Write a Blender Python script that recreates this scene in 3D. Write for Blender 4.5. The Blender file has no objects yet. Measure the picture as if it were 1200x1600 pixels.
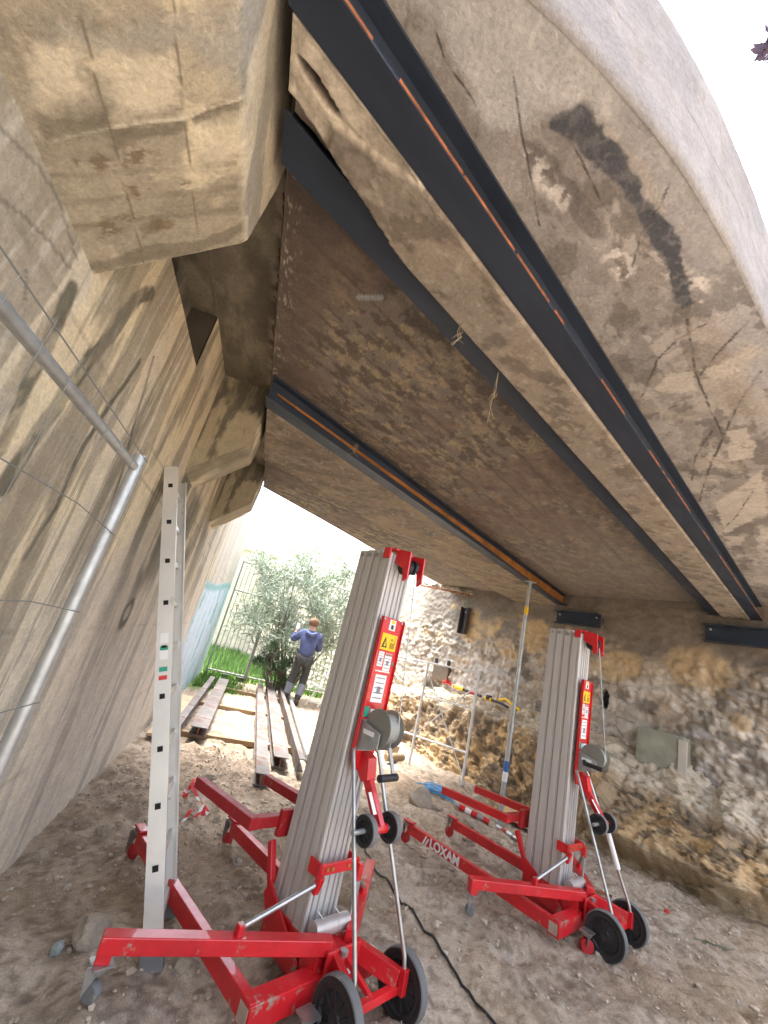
import bpy, bmesh, math, random
import numpy as np
from mathutils import Vector, Matrix
random.seed(7)
SC = bpy.context.scene; COL = SC.collection

# ------------------------------------------------------------------ camera
def setup_camera():
    f, H = 660.0, 1.44
    up = np.array([500., -2000., f]); up /= np.linalg.norm(up)
    y = np.array([-200., 155., f]); y -= y.dot(up)*up; y /= np.linalg.norm(y)
    x = np.cross(y, up)
    R = np.array([x, y, up])
    cd = bpy.data.cameras.new("camera"); co = bpy.data.objects.new("camera", cd); COL.objects.link(co)
    cd.sensor_fit = 'HORIZONTAL'; cd.sensor_width = 36; cd.lens = f/1200*36
    cd.clip_start = 0.02; cd.clip_end = 2000
    m = Matrix.Identity(4)
    for i in range(3):
        m[i][0] = R[i, 0]; m[i][1] = -R[i, 1]; m[i][2] = -R[i, 2]
    m[2][3] = H
    co.matrix_world = m
    SC.camera = co
setup_camera()

# ------------------------------------------------------------------ light
SUN_EL, SUN_AZ = 70, -40      # azimuth measured clockwise from +Y
w = bpy.data.worlds.new("World"); SC.world = w; w.use_nodes = True
nt = w.node_tree; nt.nodes.clear()
sky = nt.nodes.new('ShaderNodeTexSky'); sky.sky_type = 'NISHITA'; sky.sun_disc = False
sky.sun_elevation = math.radians(SUN_EL); sky.sun_rotation = math.radians(SUN_AZ)
sky.air_density = 1.0; sky.dust_density = 6.0; sky.ozone_density = 1.0
hs = nt.nodes.new('ShaderNodeHueSaturation'); hs.inputs['Saturation'].default_value = 0.55
bg = nt.nodes.new('ShaderNodeBackground'); bg.inputs['Strength'].default_value = 0.15
out = nt.nodes.new('ShaderNodeOutputWorld')
nt.links.new(sky.outputs[0], hs.inputs['Color']); nt.links.new(hs.outputs[0], bg.inputs[0]); nt.links.new(bg.outputs[0], out.inputs[0])
sl = bpy.data.lights.new("sun", 'SUN'); sl.energy = 1.4; sl.angle = math.radians(25); sl.color = (1, .96, .9)
so = bpy.data.objects.new("sun", sl); COL.objects.link(so)
az, el = math.radians(SUN_AZ), math.radians(SUN_EL)
sd = Vector((math.sin(az)*math.cos(el), math.cos(az)*math.cos(el), math.sin(el)))
so.rotation_euler = sd.to_track_quat('Z', 'Y').to_euler()
SC.view_settings.view_transform = 'Standard'; SC.view_settings.look = 'None'
SC.view_settings.exposure = 3.05; SC.view_settings.gamma = 1
SC.render.engine = 'CYCLES'
SC.cycles.max_bounces = 10; SC.cycles.diffuse_bounces = 6

# ------------------------------------------------------------------ noise (numpy)
def h3(ix, iy, iz, s=0):
    with np.errstate(over='ignore'):
        n = (ix.astype(np.int64)*73856093) ^ (iy.astype(np.int64)*19349663) ^ (iz.astype(np.int64)*83492791) ^ (s*2654435)
        n = n & 0xffffffff
        n = ((n ^ (n >> 16))*0x45d9f3b) & 0xffffffff
        n = ((n ^ (n >> 16))*0x45d9f3b) & 0xffffffff
        n = n ^ (n >> 16)
    return (n & 0xffffff)/float(0xffffff)
def vn(x, y, z=None, s=0):
    x = np.asarray(x, float); y = np.asarray(y, float); z = np.zeros_like(x) if z is None else np.asarray(z, float)
    x, y, z = np.broadcast_arrays(x, y, z)
    ix, iy, iz = np.floor(x), np.floor(y), np.floor(z)
    fx, fy, fz = x-ix, y-iy, z-iz
    fx, fy, fz = [t*t*(3-2*t) for t in (fx, fy, fz)]
    r = 0
    for a in (0, 1):
        for b in (0, 1):
            for c in (0, 1):
                r = r + h3(ix+a, iy+b, iz+c, s)*(fx if a else 1-fx)*(fy if b else 1-fy)*(fz if c else 1-fz)
    return r
def fbm(x, y, z=None, s=0, o=4, g=.56):
    r = 0; a = 1; t = 0; k = 1.; o += 1
    for i in range(o):
        r = r + a*vn(np.asarray(x)*k, np.asarray(y)*k, None if z is None else np.asarray(z)*k, s+i*17); t += a; a *= g; k *= 2.03
    return r/t
def cell(x, y, s=0):
    ix, iy = np.floor(x), np.floor(y); F1 = np.full(x.shape, 9.); F2 = F1.copy(); I = np.zeros(x.shape)
    for a in (-1, 0, 1):
        for b in (-1, 0, 1):
            jx, jy = ix+a, iy+b; z = np.zeros_like(jx)
            d = np.hypot(jx+.15+.7*h3(jx, jy, z, s)-x, jy+.15+.7*h3(jx, jy, z, s+5)-y)
            id_ = h3(jx, jy, z, s+9); c = d < F1
            F2 = np.where(c, F1, np.minimum(F2, d)); I = np.where(c, id_, I); F1 = np.where(c, d, F1)
    return F1, F2, I
def ss(a, b, x):
    t = np.clip((np.asarray(x, float)-a)/(b-a), 0, 1); return t*t*(3-2*t)
def mixc(c, d, t):
    t = np.asarray(t)[..., None]; return c*(1-t)+np.array(d)*t
def blob(x, y, cx, cy, rx, ry, ang=0, s=3, wob=.5, soft=.25):
    """soft-edged irregular patch mask"""
    ca, sa = math.cos(math.radians(ang)), math.sin(math.radians(ang))
    u = ((x-cx)*ca+(y-cy)*sa)/rx; v = (-(x-cx)*sa+(y-cy)*ca)/ry
    k = 2.2/min(rx, ry)*.5
    d = np.hypot(u, v)+wob*(fbm(x*k, y*k, s=s, o=4)-.5)*2
    return 1-ss(1-soft, 1+soft, d)

def segdist(X, Y, a, b):
    dx, dy = b[0]-a[0], b[1]-a[1]; t = np.clip(((X-a[0])*dx+(Y-a[1])*dy)/(dx*dx+dy*dy+1e-12), 0, 1)
    return np.hypot(X-a[0]-t*dx, Y-a[1]-t*dy)
def lmask(X, Y, pts, w, wob=.3, fr=9, s=200):
    """wobbly painted line along a polyline"""
    P = np.array(pts); pad = w*4+.02; o = np.zeros(X.shape)
    b = (X > P[:, 0].min()-pad) & (X < P[:, 0].max()+pad) & (Y > P[:, 1].min()-pad) & (Y < P[:, 1].max()+pad)
    if not b.any(): return o
    x, y = X[b], Y[b]; x2 = x+w*wob*4*(fbm(x*fr, y*fr, s=s, o=3)-.5); y2 = y+w*wob*4*(fbm(x*fr, y*fr, s=s+31, o=3)-.5)
    d = np.full(x.shape, 9.)
    for p, q in zip(pts[:-1], pts[1:]): d = np.minimum(d, segdist(x2, y2, p, q))
    o[b] = ss(w*1.25, w*.75, d); return o
def pmask(X, Y, pts, soft=.006, wob=.02, fr=18, s=220):
    """irregular painted patch inside a polygon"""
    P = np.array(pts); pad = soft+wob*1.5; o = np.zeros(X.shape)
    b = (X > P[:, 0].min()-pad) & (X < P[:, 0].max()+pad) & (Y > P[:, 1].min()-pad) & (Y < P[:, 1].max()+pad)
    if not b.any(): return o
    x, y = X[b], Y[b]; x2 = x+wob*2*(fbm(x*fr, y*fr, s=s, o=5, g=.65)-.5); y2 = y+wob*2*(fbm(x*fr, y*fr, s=s+31, o=5, g=.65)-.5)
    ins = np.zeros(x.shape, bool); d = np.full(x.shape, 9.); n = len(pts)
    for i in range(n):
        p, q = pts[i], pts[(i+1) % n]; d = np.minimum(d, segdist(x2, y2, p, q))
        if p[1] != q[1]: ins ^= ((p[1] > y2) != (q[1] > y2)) & (x2 < (q[0]-p[0])*(y2-p[1])/(q[1]-p[1])+p[0])
    o[b] = ss(-soft, soft, np.where(ins, d, -d)); return o

# ------------------------------------------------------------------ materials
MATS = {}
def mat(name, col=(.5, .5, .5), rough=.6, metal=0, bump=0, bscale=30, var=0, vscale=6, attr=False, rust=0, rustcol=(.16, .05, .02), spec=.5, detail2=None, aniso=None, coat=0, dust=0):
    if name in MATS: return MATS[name]
    m = bpy.data.materials.new(name); m.use_nodes = True; nt = m.node_tree; N = nt.nodes; L = nt.links
    p = N['Principled BSDF']; p.inputs['Roughness'].default_value = rough; p.inputs['Metallic'].default_value = metal
    p.inputs['Specular IOR Level'].default_value = spec
    if coat: p.inputs['Coat Weight'].default_value = coat
    tc = N.new('ShaderNodeTexCoord'); src = tc.outputs['Object']
    if aniso:
        mp = N.new('ShaderNodeMapping'); mp.inputs['Scale'].default_value = aniso; L.new(src, mp.inputs[0]); src = mp.outputs[0]
    if attr:
        a = N.new('ShaderNodeAttribute'); a.attribute_name = 'Col'; c = a.outputs['Color']
    else:
        a = N.new('ShaderNodeRGB'); a.outputs[0].default_value = (*col, 1); c = a.outputs[0]
    def noise(sc, det=6, r=.6):
        n = N.new('ShaderNodeTexNoise'); n.inputs['Scale'].default_value = sc; n.inputs['Detail'].default_value = det; n.inputs['Roughness'].default_value = r
        L.new(src, n.inputs['Vector']); return n.outputs['Fac']
    def mul(c, fac, lo, hi):
        mr = N.new('ShaderNodeMapRange'); mr.inputs[1].default_value = .25; mr.inputs[2].default_value = .75
        mr.inputs[3].default_value = lo; mr.inputs[4].default_value = hi; L.new(fac, mr.inputs[0])
        v = N.new('ShaderNodeVectorMath'); v.operation = 'SCALE'; L.new(c, v.inputs[0]); L.new(mr.outputs[0], v.inputs['Scale']); return v.outputs[0]
    if var:
        c = mul(c, noise(vscale), 1-var, 1+var)
    if detail2:
        c = mul(c, noise(detail2[0], 8, .75), 1-detail2[1], 1+detail2[1])
    def overlay(c, sc, amount, colr):
        r = N.new('ShaderNodeMapRange'); r.inputs[1].default_value = .72-amount*.4; r.inputs[2].default_value = .80-amount*.4; L.new(noise(sc, 9, .7), r.inputs[0])
        mx = N.new('ShaderNodeMix'); mx.data_type = 'RGBA'; L.new(r.outputs[0], mx.inputs[0]); L.new(c, mx.inputs[6]); mx.inputs[7].default_value = (*colr, 1)
        return mx.outputs[2]
    if rust: c = overlay(c, 7, rust, rustcol)
    if dust: c = overlay(c, 11, dust, (.3, .25, .19))
    if name == 'red_paint':
        c = overlay(c, 45, .02, (.16, .03, .02)); c = overlay(c, 26, .03, (.42, .36, .30))
    L.new(c, p.inputs['Base Color'])
    if bump:
        b = N.new('ShaderNodeBump'); b.inputs['Strength'].default_value = bump; b.inputs['Distance'].default_value = .01
        L.new(noise(bscale, 8, .65), b.inputs['Height']); L.new(b.outputs[0], p.inputs['Normal'])
    if rough < .7 and var:
        r = N.new('ShaderNodeMapRange'); r.inputs[3].default_value = max(.05, rough-.15); r.inputs[4].default_value = min(1, rough+.25)
        L.new(noise(vscale*2.3), r.inputs[0]); L.new(r.outputs[0], p.inputs['Roughness'])
    MATS[name] = m; return m
M_CONC = mat('concrete_skin', rough=.85, attr=True, bump=.7, bscale=50, var=.14, vscale=14, detail2=(80, .30))
M_SLAB = mat('slab_concrete', rough=.8, attr=True, bump=.7, bscale=40, var=.16, vscale=11, detail2=(60, .28))
M_EARTH = mat('earth', rough=.95, attr=True, bump=1.0, bscale=60, var=.22, vscale=22, detail2=(110, .42), spec=.2)
M_RUBBLE = mat('rubble_render', rough=.62, attr=True, bump=.9, bscale=26, var=.18, vscale=7, detail2=(48, .25), spec=.5)
M_RED = mat('red_paint', (.56, .012, .018), .33, var=.22, vscale=7, bump=.06, bscale=90, dust=.27, coat=.5)
M_REDM = mat('muddy_red_paint', (.52, .012, .018), .38, var=.28, vscale=6, bump=.12, bscale=70, dust=.33, coat=.4)
M_REDW = mat('worn_red_paint', (.36, .012, .016), .5, var=.2, vscale=9, dust=.35, rust=.1)
M_ALU = mat('mast_aluminium', (.52, .505, .48), .5, metal=.25, var=.10, vscale=4, bump=.04, bscale=60, aniso=(6, 6, .6), dust=.10)
M_ALUR = mat('bright_aluminium', (.55, .54, .51), .45, metal=.4, var=.08, vscale=5)
M_ALUD = mat('groove_aluminium', (.30, .30, .29), .5, metal=.6, var=.08)
M_LAD = mat('ladder_aluminium', (.66, .65, .61), .38, metal=.55, var=.08, vscale=5, dust=.25)
M_GALV = mat('galvanised_steel', (.40, .42, .42), .42, metal=.7, var=.2, vscale=22, dust=.1)
M_ZINC = mat('zinc_rod', (.42, .42, .41), .35, metal=.85, var=.2, vscale=14, dust=.15)
M_BLACK = mat('black_plastic', (.018, .018, .02), .5, var=.2)
M_RUBB = mat('grey_rubber', (.13, .13, .13), .8, var=.2, dust=.35)
M_BEAM = mat('primed_steel', (.030, .042, .066), .45, metal=.25, var=.35, vscale=3, bump=.15, rust=.12, rustcol=(.09, .055, .045), dust=.08, aniso=(.5, 2, 2))
M_RUST = mat('rusty_steel', (.24, .085, .028), .75, metal=.1, var=.4, vscale=8, rust=.5, rustcol=(.06, .03, .02), bump=.3)
M_STEEL = mat('mill_scale_steel', (.135, .12, .115), .5, metal=.3, var=.45, vscale=3, rust=.5, rustcol=(.13, .07, .045), bump=.1)
M_WOOD = mat('timber', (.30, .20, .11), .8, var=.25, vscale=4, aniso=(1, 1, 8), bump=.3)
M_WHITE = mat('white_label', (.75, .75, .73), .5, var=.05, dust=.05)
M_YEL = mat('yellow_label', (.80, .52, .01), .45, var=.05)
M_GREEN = mat('green_label', (.03, .30, .20), .5)
M_DARK = mat('dark_hole', (.012, .011, .010), .95)
M_INK = mat('ink', (.03, .03, .03), .6)
M_BLUE = mat('blue_rope', (.16, .38, .62), .7, var=.2)
M_ROCK = mat('rock', (.33, .28, .22), .9, var=.22, vscale=10, bump=.9, bscale=30, detail2=(50, .2))

# ------------------------------------------------------------------ helpers
def tag(o, label=None, cat=None, group=None, kind=None):
    if label: o['label'] = label
    if cat: o['category'] = cat
    if group: o['group'] = group
    if kind: o['kind'] = kind
    return o
def empty(name, label, cat, loc=(0, 0, 0), rz=0, group=None):
    o = bpy.data.objects.new(name, None); COL.objects.link(o); o.location = loc; o.rotation_euler = (0, 0, rz); o.empty_display_size = .1
    return tag(o, label, cat, group)
def copy_tree(o, parent=None):
    c = o.copy(); COL.objects.link(c); c.parent = parent
    for ch in list(o.children): copy_tree(ch, c)
    return c
class MB:
    def __init__(s): s.v = []; s.f = []; s.sm = []
    def add(s, vs, fs, smooth=False):
        n = len(s.v); s.v += [tuple(v) for v in vs]; s.f += [tuple(i+n for i in f) for f in fs]; s.sm += [smooth]*len(fs); return s
    def box(s, c, d, rz=0, rx=0, ry=0):
        R = Matrix.Rotation(rz, 3, 'Z') @ Matrix.Rotation(ry, 3, 'Y') @ Matrix.Rotation(rx, 3, 'X')
        vs = [Vector(c)+R@Vector((x*d[0]/2, y*d[1]/2, z*d[2]/2)) for x in (-1, 1) for y in (-1, 1) for z in (-1, 1)]
        return s.add(vs, [(0, 1, 3, 2), (4, 6, 7, 5), (0, 4, 5, 1), (2, 3, 7, 6), (0, 2, 6, 4), (1, 5, 7, 3)])
    def bar(s, a, b, w, h, up=(0, 0, 1)):
        """rectangular bar from a to b: w across, h along 'up'"""
        a, b = Vector(a), Vector(b); d = (b-a).normalized(); u = Vector(up); r = d.cross(u).normalized(); u = r.cross(d).normalized()
        vs = [p+r*(i*w/2)+u*(j*h/2) for p in (a, b) for i, j in ((-1, -1), (1, -1), (1, 1), (-1, 1))]
        return s.add(vs, [(3, 2, 1, 0), (4, 5, 6, 7), (0, 1, 5, 4), (1, 2, 6, 5), (2, 3, 7, 6), (3, 0, 4, 7)])
    def tube(s, pts, r, n=10, cap=True, r2=None):
        pts = [Vector(p) for p in pts]; m = len(pts); vs = []; pr = None
        for i, p in enumerate(pts):
            d = (pts[min(i+1, m-1)]-pts[max(i-1, 0)]).normalized()
            if pr is None:
                a = Vector((0, 0, 1)) if abs(d.z) < .9 else Vector((1, 0, 0)); pr = d.cross(a).normalized()
            else: pr = (pr-d*pr.dot(d)).normalized()
            q = d.cross(pr); rr = r if r2 is None else r+(r2-r)*i/(m-1)
            vs += [p+(pr*math.cos(t)+q*math.sin(t))*rr for t in [2*math.pi*k/n for k in range(n)]]
        fs = [(i*n+k, i*n+(k+1) % n, (i+1)*n+(k+1) % n, (i+1)*n+k) for i in range(m-1) for k in range(n)]
        s.add(vs, fs, True)
        if cap:
            b = len(s.v)-len(vs); s.f += [tuple(b+k for k in reversed(range(n))), tuple(b+(m-1)*n+k for k in range(n))]; s.sm += [False]*2
        return s
    def cyl(s, a, b, r, n=20): return s.tube([a, b], r, n)
    def lathe(s, c, axis, prof, n=28):
        """prof: list of (offset along axis, radius)"""
        ax = Vector(axis).normalized(); a = Vector((0, 0, 1)) if abs(ax.z) < .9 else Vector((1, 0, 0)); p = ax.cross(a).normalized(); q = ax.cross(p); c = Vector(c)
        vs = [c+ax*o+(p*math.cos(2*math.pi*k/n)+q*math.sin(2*math.pi*k/n))*r for o, r in prof for k in range(n)]
        m = len(prof)
        fs = [(i*n+k, i*n+(k+1) % n, (i+1)*n+(k+1) % n, (i+1)*n+k) for i in range(m-1) for k in range(n)]
        return s.add(vs, fs, True)
    def prism(s, pts, axis, t):
        """closed polygon (3d pts) extruded by vector axis*t"""
        a = Vector(axis)*t; n = len(pts); vs = [Vector(p) for p in pts]+[Vector(p)+a for p in pts]
        return s.add(vs, [tuple(reversed(range(n))), tuple(range(n, 2*n))]+[(i, (i+1) % n, (i+1) % n+n, i+n) for i in range(n)])
    def build(s, name, m, parent=None, bevel=0, loc=None):
        me = bpy.data.meshes.new(name); me.from_pydata(s.v, [], s.f)
        me.polygons.foreach_set('use_smooth', s.sm); me.materials.append(m)
        bm = bmesh.new(); bm.from_mesh(me); bmesh.ops.recalc_face_normals(bm, faces=bm.faces); bm.to_mesh(me); bm.free()
        if any(s.sm): me.set_sharp_from_angle(angle=math.radians(38))
        o = bpy.data.objects.new(name, me); COL.objects.link(o)
        if parent: o.parent = parent
        if loc: o.location = loc
        if bevel:
            b = o.modifiers.new('bevel', 'BEVEL'); b.width = bevel; b.segments = 2; b.limit_method = 'ANGLE'; b.angle_limit = math.radians(40); b.harden_normals = False
        return o
def grid(name, P, C, m, parent=None, keep=None, flip=False, smooth=True):
    nu, nv = P.shape[:2]; me = bpy.data.meshes.new(name)
    idx = np.arange(nu*nv).reshape(nu, nv)
    q = np.stack([idx[:-1, :-1], idx[1:, :-1], idx[1:, 1:], idx[:-1, 1:]], -1)
    q = q[keep[:-1, :-1]] if keep is not None else q.reshape(-1, 4)
    if flip: q = q[:, ::-1]
    q = np.ascontiguousarray(q.reshape(-1, 4)); nf = len(q)
    me.vertices.add(nu*nv); me.vertices.foreach_set('co', P.reshape(-1).astype(np.float32))
    me.loops.add(nf*4); me.loops.foreach_set('vertex_index', q.reshape(-1).astype(np.int32))
    me.polygons.add(nf); me.polygons.foreach_set('loop_start', (np.arange(nf)*4).astype(np.int32))
    me.update(calc_edges=True); me.polygons.foreach_set('use_smooth', np.full(nf, smooth))
    at = me.color_attributes.new('Col', 'FLOAT_COLOR', 'POINT')
    c = np.ones((nu*nv, 4), np.float32); c[:, :3] = np.clip(C, 0, 1).reshape(-1, 3); at.data.foreach_set('color', c.reshape(-1))
    me.materials.append(m); me.validate(); o = bpy.data.objects.new(name, me); COL.objects.link(o)
    if parent: o.parent = parent
    return o
def S(o): return tag(o, kind='structure')

# ------------------------------------------------------------------ ground
WP = np.array([4.9, 5.75]); WN = np.array([.925, .38]); WD = np.array([-.38, .925])   # right wall: point, normal, direction
def dwall(x, y): return (WP[0]-x)*WN[0]+(WP[1]-y)*WN[1]
RUTS = [(1.05, 2.15, 2.2, 1.3, .03), (.75, 1.98, 1.6, 1.2, .03), (2.85, 2.8, 4.2, 2.0, .03), (2.6, 2.6, 3.6, 1.8, .03), (1.9, 2.6, 2.15, 2.7, .06), (1.6, 3.3, 1.8, 3.4, .06), (1.2, 2.9, 1.4, 3.05, .06), (3.2, 2.3, 3.45, 2.35, .06), (-.5, 2.0, -.35, 2.2, .06), (2.4, 2.0, 2.6, 2.1, .06), (.9, 3.9, 1.0, 4.15, .06)]
def gz(x, y):
    x = np.asarray(x, float); y = np.asarray(y, float)
    near = np.exp(-((x-2)**2+(y-4)**2)/60.)
    z = (fbm(x*1.1, y*1.1, s=1, o=4)-.5)*.10*near + (fbm(x*5, y*5, s=2, o=5)-.5)*.075*near + (fbm(x*24, y*24, s=4, o=3)-.5)*.016*near
    z = z - .2*np.exp(-((x-3.5)**2+(y-5.2)**2)/.22)
    # spoil heap and hollow between the steel beams and the lift
    z = z + .10*np.exp(-((x-.1)**2/.12+(y-4.75)**2/.16)) - .10*np.exp(-((x-.12)**2/.02+(y-3.95)**2/.05)) + .05*np.exp(-((x+.45)**2+(y-3.9)**2)/.3)*(fbm(x*9, y*9, s=8)*2)
    z = z + .06*np.exp(-((x-.3)**2+(y-5.0)**2)/.5)*(fbm(x*12, y*12, s=9)-.2)*2
    z = z + .065*np.exp(-((x+.14)**2+(y-2.08)**2)/.035)
    z = z + .03*(np.abs(fbm(x*3.5, y*3.5, s=6, o=4)-.5)*4-.35)*near*ss(1.2, 2.2, y)
    for (ax, ay, bx, by, w_) in RUTS:
        dx, dy = bx-ax, by-ay; t_ = np.clip(((x-ax)*dx+(y-ay)*dy)/(dx*dx+dy*dy), 0, 1); d_ = np.hypot(x-ax-t_*dx, y-ay-t_*dy)
        z = z - .022*np.exp(-(d_/w_)**2) + .012*np.exp(-((d_-2*w_)/w_)**2)
    z = z + ss(14, 30, y)*1.2
    return z
def axis_vals(lo, hi, st, far):
    a = list(np.arange(lo, hi, st)); d = st; v = hi
    while v < far: a.append(v); d *= 1.12; v += d
    b = []; d = st; v = lo-st
    while v > -far: b.append(v); d *= 1.12; v -= d
    return np.array(b[::-1]+a)
X, Y = np.meshgrid(axis_vals(-.9, 4.6, .022, 400), axis_vals(1.4, 6.2, .022, 400), indexing='ij')
Z = gz(X, Y)
n1 = fbm(X*1.3, Y*1.3, s=21, o=5); n2 = fbm(X*7, Y*7, s=22, o=4); n3 = fbm(X*30, Y*30, s=23, o=3)
C = np.zeros(X.shape+(3,)); C[:] = (.335, .265, .20)
C = mixc(C, (.45, .37, .29), ss(.45, .58, n1)); C = mixc(C, (.20, .15, .11), ss(.50, .60, n2)*.6)
C = mixc(C, (.40, .355, .30), ss(.58, .66, n3)*.55); C = mixc(C, (.10, .08, .06), ss(.42, .36, n3)*.5); C = mixc(C, (.27, .19, .11), ss(.5, .65, fbm(X*.9, Y*.9, s=27))*.4)
gr = ss(10.9, 11.3, Y+.5*(n1-.5))*ss(-40, -1, X)*ss(8, 3, X)
grl = ss(.25, -.05, X+.3*(n2-.5))*ss(8.7, 9.4, Y+.4*(n2-.5)); gr = np.maximum(gr, grl)
C = mixc(C, (.10, .17, .035), gr)
S(grid('ground', np.stack([X, Y, Z], -1), C, M_EARTH))

# grass blades beyond the gate
def grass():
    rng = np.random.default_rng(5); n = 26000
    x = rng.uniform(-1.2, 5, n); y = 9.2+rng.uniform(0, 1, n)**1.5*13
    k = ((y > 11.1) | (x < .15+.2*rng.uniform(-1, 1, n))) & (dwall(x, y) > .2) & (x > -.7-(y > 11.4)*3); x, y = x[k], y[k]; n = len(x)
    z = gz(x, y); h = rng.uniform(.06, .20, n)*(1+(y > 13)*.4); a = rng.uniform(0, 6.28, n); w_ = .008+.004*(y-9)*.4
    l = rng.uniform(-.07, .07, (n, 2))
    V = np.stack([np.stack([x-np.cos(a)*w_, y-np.sin(a)*w_, z-.01], -1), np.stack([x+np.cos(a)*w_, y+np.sin(a)*w_, z-.01], -1), np.stack([x+l[:, 0], y+l[:, 1], z+h], -1)], 1)
    me = bpy.data.meshes.new('grass'); me.from_pydata(V.reshape(-1, 3).tolist(), [], np.arange(n*3).reshape(-1, 3).tolist())
    me.materials.append(mat('grass_blade', (.10, .20, .035), .6, var=.4, vscale=3)); o = bpy.data.objects.new('grass', me); COL.objects.link(o)
    tag(o, 'bright green grass growing behind the metal bar gate', 'grass', kind='stuff')
grass()

# loose pebbles
def pebble_mesh(V, F, c, r, rng):
    ico = [(0, 0, 1), (.894, 0, .447), (.276, .851, .447), (-.724, .526, .447), (-.724, -.526, .447), (.276, -.851, .447), (.724, .526, -.447), (-.276, .851, -.447), (-.894, 0, -.447), (-.276, -.851, -.447), (.724, -.526, -.447), (0, 0, -1)]
    fc = [(0, 1, 2), (0, 2, 3), (0, 3, 4), (0, 4, 5), (0, 5, 1), (1, 6, 2), (2, 7, 3), (3, 8, 4), (4, 9, 5), (5, 10, 1), (6, 7, 2), (7, 8, 3), (8, 9, 4), (9, 10, 5), (10, 6, 1), (6, 11, 7), (7, 11, 8), (8, 11, 9), (9, 11, 10), (10, 11, 6)]
    b = len(V); s = rng.uniform(.6, 1.3, 3); s[2] *= .7; a = rng.uniform(0, 6.28)
    for p in ico:
        k = rng.uniform(.75, 1.15); x, y, z = [p[i]*s[i]*r*k for i in range(3)]
        V.append((c[0]+x*math.cos(a)-y*math.sin(a), c[1]+x*math.sin(a)+y*math.cos(a), c[2]+z))
    F += [tuple(i+b for i in f) for f in fc]
def gravel():
    rng = np.random.default_rng(11)
    specs = [('gravel', (.39, .32, .25), 9000, 'loose grey brown pebbles and clods scattered over the earth floor'),
             ('chippings', (.42, .385, .33), 420, 'pale crumbs of broken mortar scattered over the earth floor')]
    for nm, col, n, lab in specs:
        V, F = [], []
        for i in range(n):
            t = rng.uniform(0, 1)
            if t < .55: x, y = rng.uniform(-.75, 4.5), rng.uniform(1.7, 4.5)
            elif t < .8: x, y = rng.normal(.0, .4), rng.normal(4.4, .7)
            else: x, y = rng.uniform(-.7, 3.2), rng.uniform(4, 9)
            if x < -.72 or dwall(x, y) < .9: continue
            r = .0025+.012*rng.uniform(0, 1)**3.5+(.014 if rng.uniform() < .03 else 0)
            pebble_mesh(V, F, (x, y, float(gz(x, y))+r*.25), r, rng)
        me = bpy.data.meshes.new(nm); me.from_pydata(V, [], F); me.materials.append(mat(nm+'_stone', col, .9, var=.35, vscale=14))
        o = bpy.data.objects.new(nm, me); COL.objects.link(o); tag(o, lab, 'gravel', kind='stuff')
gravel()

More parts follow.
